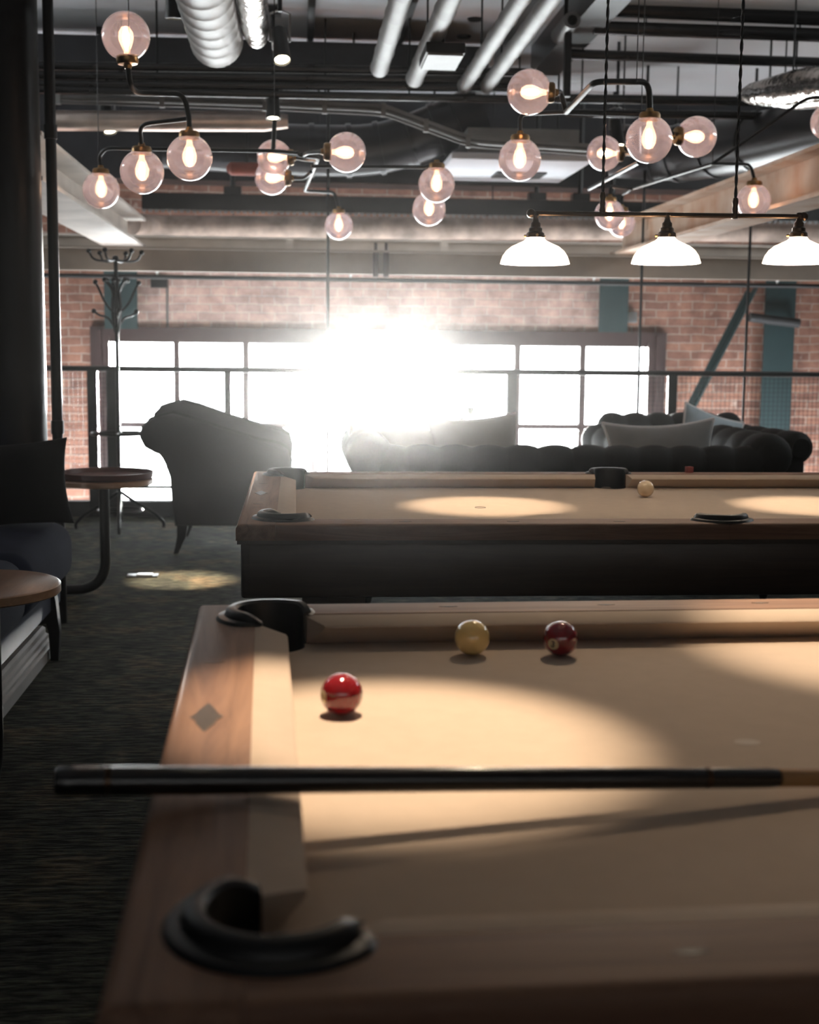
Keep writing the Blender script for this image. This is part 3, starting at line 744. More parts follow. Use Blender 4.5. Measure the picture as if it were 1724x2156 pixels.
for y in (2.78, 4.0, 5.36):
    b = MB(); b.loft([[(-1.0+1.4+0.012*k+u*r, y-4.2+v*r, z) for u, v in ((-1, -1), (1, -1), (1, 1), (-1, 1))] for z, r, k in ((0, 0.016, 2.0), (0.12, 0.022, 2.2), (0.25, 0.030, 0.5), (0.34, 0.034, -1.5))]).build('leg', M['iron_black'], bq, smooth=False)
p = at(72, 955, 5.42)
pillow('scatter_pillow', 'black velvet pillow standing on the far end of the navy banquette', 0.50, 0.35, 0.17, M['black_velvet'], (-1.145, 5.40, 0.535), (R_(-5), R_(-4), R_(4)), 0.045)

# ---------------------------------------------------------------- C-shaped side tables
def c_table(label, x, y, rz, off=0.0):
    t = thing('side_table', label, 'side table', (x, y, 0), rz, 'round side tables by the banquette')
    MB().lathe([(0, 0.602), (0.236, 0.602), (0.243, 0.598)], 64).merge().build('tabletop', M['table_top'], t)
    MB().lathe([(0, 0.571), (0.240, 0.571), (0.2445, 0.575), (0.2445, 0.5965), (0.243, 0.598)], 64).merge().build('edge_band', M['table_edge'], t)
    MB().lathe([(0, 0.556), (0.09, 0.556), (0.09, 0.571), (0, 0.571)], 32).merge().build('mounting_plate', M['steel_black'], t)
    MB().tube(fillet([(0, off, 0.56), (0, off, 0.028), (-0.62, off, 0.028)], 0.16, 12), 0.026, 16).build('post', M['steel_black'], t)
    return t
ct = c_table('round wooden side table at the left edge in front of the navy cushions', -0.913, 3.77, PI/2, -0.05)
c2 = c_table('round side table on a bent black tube holding a tray', at(222, 1190, 6.77).x, 6.77, 0)
tr = thing('serving_tray', 'round dark red tray on the bent-tube side table', 'tray', (c2.location.x+0.012, 6.77, 0.602))
MB().lathe([(0, 0.0003), (0.222, 0.0003), (0.232, 0.006), (0.236, 0.034), (0.229, 0.034), (0.224, 0.010), (0, 0.008)], 56).merge().build('dish', M['tray_red'], tr)

# ---------------------------------------------------------------- coat stand
cx, cyy = at(253, 1100, 9.2).x, 9.2
cs = thing('coat_stand', 'tall black coat stand with curled hooks before the window', 'coat stand', (cx, cyy, 0))
ztop = at(253, 548, 9.2).z
MB().tube([(0, 0, 0.10), (0, 0, ztop)], 0.0135, 12).sphere((0, 0, ztop+0.012), 0.022).build('pole', M['iron_black'], cs)
def pz(py): return at(253, py, 9.2).z
def hook(a, pts):
    q = [(r*math.cos(a), r*math.sin(a), z) for r, z in pts]
    b = MB(); b.tube(fillet(q, 0.06, 6), 0.008, 8); b.sphere(q[-1], 0.017, 12, 8); b.build('hook', M['iron_black'], cs)
for k in range(6):
    a = k*PI/3+0.25
    hook(a, [(0.012, pz(548)), (0.09, pz(551)), (0.15, pz(547)), (0.175, pz(530))])
    hook(a+0.5, [(0.012, pz(662)), (0.09, pz(640)), (0.135, pz(612)), (0.165, pz(596))] if k % 2 else [(0.012, pz(690)), (0.06, pz(668)), (0.13, pz(664)), (0.165, pz(655))])
    hook(a+0.2, [(0.012, pz(700)), (0.035, pz(650)), (0.02, pz(612)), (0.08, pz(590))])
ring = [(0.185*math.cos(k*PI/16), 0.185*math.sin(k*PI/16), pz(913)) for k in range(32)]
b = MB(); b.tube(ring, 0.009, 8, closed=True); b.tube([(-0.185, 0, pz(913)), (0.185, 0, pz(913))], 0.007, 8); b.tube([(0, -0.185, pz(913)), (0, 0.185, pz(913))], 0.007, 8); b.build('umbrella_ring', M['iron_black'], cs)
for k in range(4):
    a = k*PI/2+0.1; ca, sa = math.cos(a), math.sin(a)
    q = [(0.01*ca, 0.01*sa, 0.26), (0.09*ca, 0.09*sa, 0.20), (0.25*ca, 0.25*sa, 0.10), (0.30*ca, 0.30*sa, 0.045), (0.295*ca, 0.295*sa, 0.012)]
    MB().tube(fillet(q, 0.05), 0.012, 8).build('leg', M['iron_black'], cs)
ring = [(0.15*math.cos(k*PI/14), 0.15*math.sin(k*PI/14), 0.135) for k in range(28)]
MB().tube(ring, 0.009, 8, closed=True).build('drip_ring', M['iron_black'], cs)

# ---------------------------------------------------------------- balcony railing
zt_, zbt = at(900, 782, RY).z, at(900, 1026, RY).z
rg = thing('balcony_railing', 'black steel railing with wire mesh along the floor edge', 'railing', (0, RY, 0))
MB().tube([(XL+0.05, 0, zt_), (XR-0.05, 0, zt_)], 0.021, 12).build('handrail', M['steel_black'], rg)
MB().tube([(XL+0.05, 0, zbt), (XR-0.05, 0, zbt)], 0.012, 10).build('bottom_rail', M['steel_black'], rg)
MB().box(XL+0.02, XR-0.02, 0.0, 0.10, 0.0, 0.115).build('kerb', M['plaster_dark'], rg, smooth=False)
posts = [at(x, 860, RY).x for x in (196, 236, 480, 1076, 1413)]
posts = [XL+0.12, XL+0.95]+posts+[posts[-1]+1.25, XR-0.12]
for i, x in enumerate(posts):
    wd_ = 0.036 if i in (2, 3) else 0.026 if i == 4 else 0.036
    MB().box(x-wd_, x+wd_, -0.02, 0.02, 0.0, zt_-0.012).build('post', M['steel_black'], rg, smooth=False)
sp = 0.034; wr = 0.0013
for xa, xb in zip(posts[:-1], posts[1:]):
    if xb-xa < 0.12: continue
    b = MB(); n = max(1, int((xb-xa-0.08)/sp)); xs_ = [xa+0.04+(xb-xa-0.08)*i/n for i in range(n+1)]
    for x in xs_: b.box(x-wr, x+wr, -wr, wr, zbt, zt_)
    m_ = int((zt_-zbt)/sp)
    for j in range(1, m_): z = zbt+(zt_-zbt)*j/m_; b.box(xa+0.03, xb-0.03, -wr*2.6, -wr, z-wr, z+wr)
    b.build('mesh_panel', M['wire'], rg, smooth=False)
# thin hanger rods running from the floor edge up to the ceiling
for px, lab in ((690, 'thin dark hanger rod in front of the middle of the window'), (1347, 'thin dark hanger rod by the right window jamb'), (1571, 'thin dark hanger rod left of the full-height teal column')):
    x = at(px, 700, RY+0.06).x
    tag(MB().tube([(x, RY+0.06, 0.116), (x, RY+0.06, ZC)], 0.011, 10).build('hanger_rod', M['steel_black']), lab, 'rod', 'hanger rods at the railing')

# ---------------------------------------------------------------- black column and pipe at the left
p = at(40, 800, 6.2); cr_ = 0.135
col = thing('steel_column', 'thick round black column at the left edge behind the banquette', 'column', (p.x-0.015, 6.2, 0)); col['kind'] = 'thing'
MB().lathe([(0, 0), (cr_+0.05, 0), (cr_+0.05, 0.03), (cr_, 0.06), (cr_, ZC-0.06), (cr_+0.05, ZC-0.03), (cr_+0.05, ZC), (0, ZC)], 48).merge().build('shaft', M['iron_black'], col)
p = at(114, 600, 6.1)
q = thing('riser_pipe', 'slim black riser pipe beside the thick round column', 'pipe', (p.x, 6.1, 0))
MB().tube([(0, 0, 0), (0, 0, ZC)], 0.024, 16).build('pipe', M['iron_black'], q)
for z in (0.9, 2.2): MB().tube([(0, 0, z-0.03), (0, 0, z+0.03)], 0.029, 16).build('coupling', M['iron_black'], q)

# ---------------------------------------------------------------- teal steel on the far wall
def wallpost(label, px0, px1, py0, py1, Y, deep=0.10):
    x0, x1 = at(px0, (py0+py1)/2, Y).x, at(px1, (py0+py1)/2, Y).x; z1, z0 = at(px0, py0, Y).z, at(px0, py1, Y).z
    t = thing('wall_post', label, 'post', ((x0+x1)/2, Y, z0), group='teal steel posts on the brick wall'); h = (x1-x0)/2
    t['kind'] = 'thing'
    b = MB(); b.box(-h, h, 0, 0.016, 0, z1-z0); b.box(-0.008, 0.008, 0.016, WY-Y-0.001, 0, z1-z0); b.build('flange', M['teal'], t, smooth=False)
    return t
wallpost('teal steel post above the left corner of the window', 219, 289, 560, 692, WY-0.12)
wallpost('teal steel post above the right part of the window', 1262, 1323, 570, 699, WY-0.12)
wallpost('full-height teal steel post on the right brickwork', 1597, 1660, 540, 1400, WY-0.12)
a_, b__ = at(1588, 612, WY-0.16), at(1455, 868, WY-0.16)
b = MB(); b.bar(b__, a_+(a_-b__)*0.02, 0.10, 0.014); b.bar(b__+V((-0.04, 0.03, -0.01)), a_+V((-0.04, 0.03, -0.01)), 0.014, 0.06)
tag(b.build('diagonal_brace', M['teal'], smooth=False), 'slanting teal steel brace leaning against the full-height post', 'brace')
a_, b__ = at(1578, 668, WY-0.22), at(1682, 681, WY-0.22)
t = thing('wall_heater', 'grey tubular fitting mounted across the full-height teal post', 'heater', (a_+b__)/2)
d_ = (b__-a_)/2
MB().tube([-d_, d_], 0.042, 14).build('body', M['plaster_dark'], t)
for s in (-0.9, 0.9): MB().tube([d_*s, d_*s+V((0, 0.10, 0))], 0.02, 8).build('bracket', M['tray'], t)
p = at(1323, 668, WY-0.05); tag(MB().box(-0.045, 0.045, -0.03, 0.049, -0.05, 0.05, 0.006).build('junction_box', M['tray'], None, (p.x+0.03, WY-0.05, p.z)), 'small grey junction box beside the post right of the window', 'box')
p = at(335, 594, WY-0.05); tag(MB().box(-0.072, 0.072, -0.03, 0.049, -0.05, 0.05, 0.006).build('junction_box', M['steel_black'], None, (p.x, WY-0.05, p.z)), 'dark box on the brick above the left of the window', 'box')
x = at(352, 640, WY-0.02).x; tag(MB().tube([(x, WY-0.012, at(352, 694, WY).z), (x, WY-0.012, at(352, 590, WY).z)], 0.010, 8).build('conduit', M['tray']), 'thin pale conduit running down to the window head', 'conduit')
# rod under the beam
z0, z1 = at(126, 579, 11.45), at(1724, 604, 11.45)
rodt = thing('curtain_rod', 'long dark rod running under the cross beam before the brick', 'rod', (0, 11.45, (z0.z+z1.z)/2))
MB().tube([(XL+0.01, 0, 0), (XR-0.01, 0, 0)], 0.019, 10).build('tube', M['steel_black'], rodt)
for px in (331, 738, 1250, 1636):
    x = at(px, 585, 11.45).x; b = MB(); b.tube([(x, 0, 0.012), (x, 0, 0.11)], 0.008, 8); b.sphere((x, -0.012, 0.045), 0.016, 10, 8); b.build('hook', M['white_plastic'], rodt)

# ---------------------------------------------------------------- small things
p = atz(300, 1213, 0.0)
t = thing('floor_socket', 'small bright metal floor socket on the dark carpet left of the tables', 'socket', (p.x, p.y, 0))
MB().box(-0.085, 0.085, -0.05, 0.05, 0, 0.006, 0.002).build('plate', M['steel_black'], t)
MB().box(-0.03, 0.055, -0.035, 0.035, 0.0062, 0.012, 0.002).build('lid', M['steel'], t)
# side table far behind the sofa with a bottle and a glass
hx = at(985, 893, 8.9).x
t = thing('console_table', 'low-seen black console table behind the long sofa pillows', 'table', (hx-0.05, 9.0, 0))
zt2 = at(985, 896, 9.0).z
MB().box(-0.28, 0.28, -0.15, 0.15, zt2-0.03, zt2, 0.004).build('tabletop', M['steel_black'], t)
for sx in (-1, 1):
    for sy in (-1, 1): MB().box(sx*0.25-0.014, sx*0.25+0.014, sy*0.12-0.014, sy*0.12+0.014, 0, zt2-0.03).build('leg', M['steel_black'], t, smooth=False)
p = at(990, 870, 9.0)
t = thing('wine_glass', 'stemmed dark glass standing before the bright window', 'glass', (p.x, 9.0, zt2))
MB().lathe([(0, 0), (0.03, 0.0), (0.03, 0.003), (0.004, 0.006), (0.004, 0.07), (0.022, 0.09), (0.026, 0.125), (0.024, 0.125), (0.019, 0.092), (0, 0.076)], 24).merge().build('bowl', M['bottle'], t)
p = at(973, 888, 8.98)
tag(MB().lathe([(0, 0), (0.024, 0), (0.026, 0.055), (0, 0.055)], 20).merge().build('tumbler', M['bottle'], None, (p.x, 8.98, zt2)), 'short dark tumbler left of the stemmed glass', 'glass')
# ---------------------------------------------------------------- steel beams
def beam_thing(name, label): 
    t = tag(bpy.data.objects.new(name, None), label, 'beam'); C.objects.link(t); t['kind'] = 'thing'; t['group'] = 'steel beams over the floor edge'; return t
BY = 10.6
zt0, zb0 = at(700, 527, BY).z, at(700, 577, BY).z
t = beam_thing('cross_beam', 'brown steel cross beam running along above the window'); t.location = (0, BY, zb0)
hh = zt0-zb0
b = MB(); b.box(XL+0.01, XR-0.01, -0.02, 0.02, 0.0, hh); b.box(XL+0.01, XR-0.01, -0.09, 0.09, hh-0.016, hh); b.box(XL+0.01, XR-0.01, -0.05, 0.05, 0, 0.012)
b.build('girder', M['beam_brown'], t, smooth=False)
for px in (790, 812):
    x = at(px, 555, BY).x
    o = MB().box(x-0.02, x+0.02, -0.07, -0.021, -0.02, hh-0.017).build('bracket', M['frame'], t, smooth=False)
    MB().tube([(x, -0.05, hh), (x, -0.05, hh+0.06)], 0.012, 8).build('bolt', M['frame'], o)
# upper plate beam just behind
t2 = beam_thing('upper_beam', 'pale steel beam lying just behind and above the brown cross beam'); t2.location = (0, BY+0.45, at(700, 534, BY+0.45).z)
h2 = at(700, 503, BY+0.45).z-t2.location.z
b = MB(); b.box(XL+0.01, XR-0.01, -0.02, 0.02, 0, h2); b.box(XL+0.01, XR-0.01, -0.08, 0.08, h2-0.014, h2); b.box(XL+0.01, XR-0.01, -0.08, 0.08, 0, 0.014); b.build('girder', M['beam'], t2, smooth=False)
for px in (610, 935): 
    x = at(px, 518, BY+0.4).x; MB().box(x-0.03, x+0.03, -0.06, -0.021, 0.015, h2-0.015).build('stiffener', M['beam'], t2, smooth=False)
ZB = zt0+0.002
def long_beam(label, x0, x1, m, h=0.225, y0=YB+0.01):
    t = beam_thing('main_beam', label); t.location = ((x0+x1)/2, 0, ZB); w_ = (x1-x0)/2
    b = MB(); ya, yb_ = y0, BY+0.09
    b.box(-w_, w_, ya, yb_, 0, 0.02); b.box(-w_, w_, ya, yb_, h-0.02, h); b.box(-0.012, 0.012, ya, yb_, 0.02, h-0.02)
    b.build('girder', m, t, smooth=False)
    return t
long_beam('pale steel beam coming forward at the left above the coat stand', -1.48, -1.17, M['beam'], y0=6.40)
long_beam('orange-toned steel beam coming forward at the right', 2.53, 2.76, M['beam_orange'], 0.25)

# black bulkhead boxing in the top of the far wall
zz = at(860, 388, 11.62).z
tag(MB().box(XL+0.01, XR-0.01, 11.62, WY-0.001, zz, ZC-0.001).build('black_bulkhead', M['duct_black'], smooth=False), 'black boxed bulkhead along the top of the brick wall', 'bulkhead')
# ---------------------------------------------------------------- pipes, ducts and trays under the ceiling
def hung(name, label, cat, pts, r, m, drops=(), group=None, seg=14, mdrop='steel_black', radii=None, part='pipe'):
    """a pipe along pts with thin drop rods to the ceiling at the given points"""
    p0 = V(pts[0]); t = thing(name, label, cat, p0, 0, group)
    MB().tube([V(p)-p0 for p in pts], r, seg, True, radii).build(part, m, t)
    for q in drops:
        q = V(q)-p0; MB().tube([q, (q.x, q.y, ZC-p0.z)], 0.006, 6).build('drop_rod', M[mdrop], t)
    return t
def spiral(pts, r, rib, dr):
    """ringed duct: radius pulses along a straight run"""
    a, b_ = V(pts[0]), V(pts[1]); Ln = (b_-a).length; out, rad = [], []; n = int(Ln/rib)
    for i in range(n):
        for f, k in ((0.0, dr), (0.06, dr), (0.12, 0), (0.94, 0)):
            out.append(a+(b_-a)*((i+f)/n)); rad.append(r+k)
    out.append(b_); rad.append(r); return out, rad
# four round ducts coming forward, open-ended at the far side
for (px, py), r, lab in (((799, 143), 0.054, 'leftmost of the four thin round grey ducts'), ((873, 165), 0.054, 'second from left of the four thin round grey ducts'), ((977, 181), 0.045, 'third from left of the four thin round grey ducts'), ((1016, 193), 0.045, 'rightmost of the four thin round grey ducts')):
    z = 2.95; e = atz(px, py, z)
    pts, rad = spiral([(e.x, e.y, z), (e.x, 3.0, z)], r, 0.42, 0.004)
    hung('round_duct', lab, 'duct', pts, r, M['galv'], [(e.x, e.y-0.8, z), (e.x, e.y-2.4, z)], 'thin round grey ducts', 20, radii=rad, part='duct_run')
# wide flexible duct and a foil sleeve at upper left
e = at(452, 80, 7.1)
a0_ = at(440, -60, 5.9)
pts, rad = spiral([(e.x, 7.25, e.z+0.02), (e.x-0.01, 4.6, e.z+0.10)], 0.135, 0.17, 0.004)
hung('flexible_duct', 'wide ringed flexible duct at the upper left', 'duct', pts, 0.13, M['flex'], [(e.x-0.04, 6.2, e.z)], None, 24, radii=rad, part='duct_run')
e = at(520, 98, 7.2)+V((0.05, 0, 0))
hung('foil_sleeve', 'crinkled foil sleeve beside the wide flexible duct', 'duct', [(e.x, 7.2, e.z+0.05), (e.x, 6.9, e.z+0.06), (e.x, 6.2, e.z+0.07), (e.x, 5.0, e.z+0.1)], 0.075, M['foil'], [(e.x, 6.4, e.z+0.05)], None, 20, radii=[0.06, 0.075, 0.07, 0.07], part='sleeve')
# dark box duct across, with the dark pipes below it
z0 = at(700, 152, 9.15).z
t = thing('box_duct', 'flat black box duct crossing above the horizontal pipes', 'duct', (-0.6, 9.15, z0))
MB().box(-2.75, 1.9, 0, 0.55, 0, at(700, 88, 9.15).z-z0, 0.01).build('casing', M['duct_black'], t, smooth=False)
for x in (-2.0, -0.6, 1.0): MB().tube([(x, 0.3, 0.1), (x, 0.3, ZC-z0)], 0.008, 6).build('drop_rod', M['steel_black'], t)
for (y0, y1), lab, m in (((139, 152), 'uppermost dark pipe of the horizontal run at upper left', 'pipe_black'), ((159, 170), 'second dark pipe of the horizontal run at upper left', 'pipe_black'), ((178, 186), 'third dark pipe of the horizontal run at upper left', 'pipe_black'), ((190, 210), 'lowest dark pipe of the horizontal run at upper left', 'pipe_black')):
    Y = 8.75; a, b_ = at(60, y0-2, Y), at(1120, y1, Y)
    hung('service_pipe', lab, 'pipe', [a, b_], 0.026, M[m], [a+(b_-a)*0.25, a+(b_-a)*0.75], 'dark horizontal pipes under the ceiling')
# foil lagged pipe behind the left lamps
a, b_ = at(100, 254, 9.3), at(606, 256, 9.3)
hung('lagged_pipe', 'coppery foil-lagged pipe behind the left globe lamps', 'pipe', [a, a+(b_-a)*0.25, a+(b_-a)*0.5, a+(b_-a)*0.9, b_], 0.068, M['copper'], [a+(b_-a)*0.3, a+(b_-a)*0.7], None, 24, radii=[0.068, 0.066, 0.069, 0.067, 0.045])
# cable tray with its cables
TY = 9.05
tpx = [(126, 212, 0), (560, 226, 0), (808, 238, 0), (985, 304, 0), (1250, 322, 0)]
tp = [at(x, y, TY) for x, y, _ in tpx]
t = thing('cable_tray', 'perforated zinc cable tray stepping down across the middle', 'cable tray', tp[0])
for dz, dy, w_, h_ in ((0, 0, 0.10, 0.006), (0.025, -0.05, 0.004, 0.05), (0.025, 0.05, 0.004, 0.05)):
    b = MB()
    for p, q in zip(tp[:-1], tp[1:]): b.bar(p-tp[0]+V((0, dy, dz)), q-tp[0]+V((0, dy, dz)), w_ if w_ < 0.01 else 0.10, h_)
    b.build('tray_sheet' if w_ > 0.01 else 'tray_side', M['tray'], t, smooth=False)
for k, (dy, dz, r) in enumerate(((-0.066, 0.01, 0.014), (-0.066, -0.02, 0.011), (-0.02, 0.02, 0.015), (0.02, 0.02, 0.013))):
    MB().tube(fillet([p-tp[0]+V((0, dy, dz)) for p in tp], 0.1), r, 8).build('cable', M['cable'], t)
for k in range(9):
    f = k/8.0*3.98; i = min(3, int(f)); p = tp[i]+(tp[i+1]-tp[i])*(f-i)
    MB().box(-0.016, 0.016, -0.085, -0.05, -0.035, 0.05).build('cable_tie', M['galv'], t, p-tp[0], smooth=False)
for f in (0.3, 1.5, 3.4):
    i = int(f); p = tp[i]+(tp[i+1]-tp[i])*(f-i)-tp[0]; MB().tube([p, (p.x, p.y+0.03, ZC-tp[0].z)], 0.006, 6).build('drop_rod', M['steel_black'], t)
# big black duct with a dropping elbow in the middle, and another at the right
def big_duct(name, label, pts, r, m='duct_black', group=None):
    p0 = V(pts[0]); t = thing(name, label, 'duct', p0, 0, group); f = fillet(pts, 0.5, 10)
    MB().tube([p-p0 for p in f], r, 32).build('duct_run', M[m], t)
    for k in range(2, len(f)-2, 5):
        d_ = (f[k+1]-f[k]).normalized(); MB().tube([f[k]-p0-d_*0.02, f[k]-p0+d_*0.02], r+0.012, 32).build('collar', M[m], t)
    for k in (len(f)//4, 3*len(f)//4): q = f[k]-p0; MB().tube([q, (q.x, q.y, ZC-p0.z)], 0.008, 6).build('drop_rod', M['steel_black'], t)
    return t
big_duct('black_duct', 'large black round duct sagging across the middle of the ceiling', [at(345, 300, 10.3), at(640, 318, 10.3), at(800, 318, 10.3), at(930, 270, 10.2), at(1010, 232, 10.2)], 0.19, group='large black ducts')
big_duct('black_duct', 'large black duct slanting above the orange-toned beam at the right', [at(1290, 318, 10.2), at(1430, 325, 10.0), at(1600, 300, 9.0), at(1790, 262, 8.0)], 0.20, group='large black ducts')
# air conditioning cassette, upper brickwork beyond it
p = atz(1090, 362, 2.60)
t = thing('air_conditioner', 'flat grey air conditioning cassette facing down right of the middle', 'air conditioner', (p.x, p.y, 2.60))
b = MB(); b.box(-0.58, 0.44, -0.62, 0.62, 0, 0.05, 0.01); b.build('panel', M['ceiling'], t, smooth=False)
MB().box(-0.45, 0.36, -0.5, 0.5, 0.05, 0.24).build('body', M['tray'], t, smooth=False)
MB().box(-0.16, 0.22, -0.02, 0.30, -0.012, -0.0005).build('grille', M['steel_black'], t, smooth=False)
MB().box(-0.6, 0.46, 0.6, 0.63, -0.03, 0.06).build('edge_trim', M['steel_black'], t, smooth=False)
for x in (-0.4, 0.3): MB().tube([(x, 0, 0.29), (x, 0, ZC-2.6)], 0.008, 6).build('drop_rod', M['steel_black'], t)
# black truss rail in front of the stained pipe
GY = 11.0
z1, z0 = at(800, 416, GY).z, at(800, 450, GY).z
t = thing('crane_rail', 'dark horizontal rail beam with a chain fringe above the stained pipe', 'rail', (0, GY, z0))
xa = at(300, 430, GY).x
MB().box(xa, XR-0.01, -0.05, 0.05, 0, z1-z0).build('web', M['steel_black'], t, smooth=False)
b = MB(); n = int((XR-0.01-xa)/0.05)
for i in range(n): b.box(xa+i*0.05, xa+i*0.05+0.03, -0.05, -0.03, -0.022, 0.001)
o = b.build('chain_fringe', M['tray'], t, smooth=False); o['kind'] = 'stuff'
for px in (490, 1130, 1222, 1290):
    x = at(px, 400, GY).x; MB().box(x-0.07, x+0.07, -0.06, 0.06, z1-z0, z1-z0+0.06).build('clamp', M['steel_black'], t, smooth=False)
    MB().tube([(x, 0, z1-z0), (x, 0, ZC-z0)], 0.02, 8).build('hanger', M['steel_black'], t)
# stained lagged pipe across the wall top, with its elbow at the left
PY_ = 11.45
a, b_ = at(340, 478, PY_), at(1330, 482, PY_)
hung('stained_pipe', 'thick stained lagged pipe lying above the cross beam', 'pipe', [(a.x-0.22, PY_-0.25, a.z), (a.x-0.12, PY_-0.08, a.z), (a.x, PY_, a.z), (b_.x, PY_, b_.z), (XR-0.02, PY_, b_.z)], 0.096, M['pipe_brown'], [(a.x+0.6, PY_, a.z), (a.x+2.8, PY_, a.z)], None, 28)
# red capsule-shaped fitting under the black duct
p = at(520, 356, 9.9)
t = thing('emergency_lamp', 'dull red capsule-shaped fitting under the black duct', 'lamp', (p.x, 9.9, p.z))
MB().tube([(-0.10, 0, 0), (0.10, 0, 0)], 0.048, 16).sphere((-0.10, 0, 0), 0.048, 16, 10).sphere((0.10, 0, 0), 0.048, 16, 10).build('housing', M['red_paint'], t)
MB().tube([(0, 0, 0.04), (0, 0, ZC-p.z)], 0.008, 6).build('drop_rod', M['steel_black'], t)
# hanging light box
p = at(930, 128, 7.4); z = p.z
t = thing('hanging_light_box', 'black box light hanging between the round ducts', 'lamp', (p.x, 7.4, z))
MB().box(-0.105, 0.105, -0.20, 0.20, 0, 0.055, 0.006).build('housing', M['steel_black'], t, smooth=False)
MB().box(-0.095, 0.095, -0.19, 0.19, -0.012, -0.0002).build('diffuser', M['galv'], t, smooth=False)
MB().tube([(0, 0, 0.05), (0, 0, ZC-z)], 0.014, 8).build('drop_rod', M['steel_black'], t)
# ceiling speakers
for (px, py), lab in (((1000, 39), 'upper of the two flat black ceiling discs'), ((976, 76), 'lower of the two flat black ceiling discs')):
    p = atz(px, py, ZC); tag(MB().lathe([(0, -0.012), (0.045, -0.012), (0.052, 0), (0, 0)], 28).merge().build('ceiling_speaker', M['steel_black'], None, (p.x, p.y, ZC)), lab, 'speaker', 'black ceiling discs')
# ceiling bays: deck panels and dark joists
p0, p1 = atz(1300, 2, 3.36), atz(1178, 205, 3.36)
tag(MB().box(0, XR-1.9-0.02, 0, 5.0, 0, 0.05).build('ceiling_deck', M['deck'], None, (1.9, 6.3, 3.365), smooth=False), 'ribbed grey metal deck at the upper right', 'ceiling deck')
for x, lab, wj, hj in ((1.78, 'broad black joist along the left edge of the ribbed deck', 0.10, 0.20), (1.45, 'narrow black joist right of the round ducts', 0.035, 0.14), (0.10, 'black joist left of the round ducts', 0.022, 0.07), (0.72, 'black joist between the round ducts', 0.02, 0.06)):
    t = tag(MB().box(-wj, wj, YB+0.01, 9.7, -hj, 0).build('ceiling_joist', M['duct_black'], None, (x, 0, ZC), smooth=False), lab, 'joist', 'black joists on the ceiling'); t['kind'] = 'thing'
for (xa, ya), (xb, yb_), r, lab in (((1292, 20), (1790, 42), 0.045, 'uppermost black pipe below the ribbed deck'), ((1250, 58), (1790, 76), 0.042, 'middle black pipe below the ribbed deck'), ((1195, 114), (1790, 134), 0.034, 'lowest black pipe below the ribbed deck'), ((1080, 206), (1790, 216), 0.030, 'long black pipe passing behind the right globe lamps'), ((1190, 238), (1790, 246), 0.026, 'black pipe just below the long one at the right')):
    Y = 8.3 if ya < 100 else 8.8; a, b_ = at(xa, ya, Y), at(xb, yb_, Y)
    hung('deck_pipe', lab, 'pipe', [a, b_], r, M['pipe_black'], [a+(b_-a)*0.2, a+(b_-a)*0.8], 'black pipes at the upper right')
p = at(1205, 42, 8.0)
t = thing('open_pipe', 'open end of a grey pipe pointing at the viewer', 'pipe', p)
MB().lathe([(0.030, 0.4), (0.030, 0), (0.050, 0), (0.052, 0.02), (0.052, 0.4)], 28, mtx=Matrix.Rotation(-PI/2, 3, 'X')).build('pipe', M['tray'], t)
MB().box(-0.02, 0.02, 0.1, 0.14, -0.42, -0.04).build('bracket', M['steel_black'], t, smooth=False)
MB().tube([(0, 0.2, 0.03), (0, 0.2, ZC-p.z)], 0.012, 8).build('drop_rod', M['steel_black'], t)
# foil duct at the far right
a, b_ = at(1560, 200, 8.2), at(1790, 178, 7.2)
hung('foil_duct', 'shiny foil-wrapped duct at the right edge', 'duct', [a, a+(b_-a)*0.12, a+(b_-a)*0.3, a+(b_-a)*0.55, b_], 0.1, M['foil'], [a+(b_-a)*0.5], None, 22, radii=[0.03, 0.065, 0.085, 0.115, 0.12], part='duct_run')

# ---------------------------------------------------------------- track spotlights
def spotlight(label, lens, aim, group='track spotlights', top=None, beam=None):
    lens = V(lens); d_ = (V(aim)-lens).normalized(); q = d_.to_track_quat('Z', 'Y').to_matrix()
    t = thing('track_spotlight', label, 'spotlight', lens, 0, group)
    MB().lathe([(0, -0.20), (0.030, -0.20), (0.040, -0.19), (0.044, -0.05), (0.047, -0.002), (0.041, -0.001), (0.038, -0.014), (0, -0.014)], 24, mtx=q).merge().build('housing', M['steel_black'], t)
    MB().lathe([(0, -0.0135), (0.0375, -0.0130)], 24, mtx=q).merge().build('lens', M['lens'], t)
    k = -d_*0.12; ztop = (top or ZC)-lens.z
    b = MB(); b.tube([k+V((0.05, 0, 0)), k+V((0.052, 0, 0.14)), k+V((0, 0, 0.16)), k+V((-0.052, 0, 0.14)), k+V((-0.05, 0, 0))], 0.006, 8); b.build('yoke', M['galv'], t)
    MB().tube([k+V((0, 0, 0.15)), (k.x, k.y, ztop)], 0.012, 8).build('drop_rod', M['steel_black'], t)
    MB().box(k.x-0.055, k.x+0.055, k.y-0.05, k.y+0.05, ztop-0.05, ztop).build('gear_box', M['steel_black'], t, smooth=False)
    if beam:
        power, size, blend, col_ = beam
        l = bpy.data.lights.new('spot_beam', 'SPOT'); l.energy = power; l.spot_size = size; l.spot_blend = blend; l.color = col_; l.shadow_soft_size = 0.02
        o = bpy.data.objects.new('spot_beam', l); C.objects.link(o); o.parent = t; o.location = d_*0.012; o.rotation_euler = (-d_).to_track_quat('Z', 'Y').to_euler()
    return t
WARM = (1.0, 0.79, 0.57)
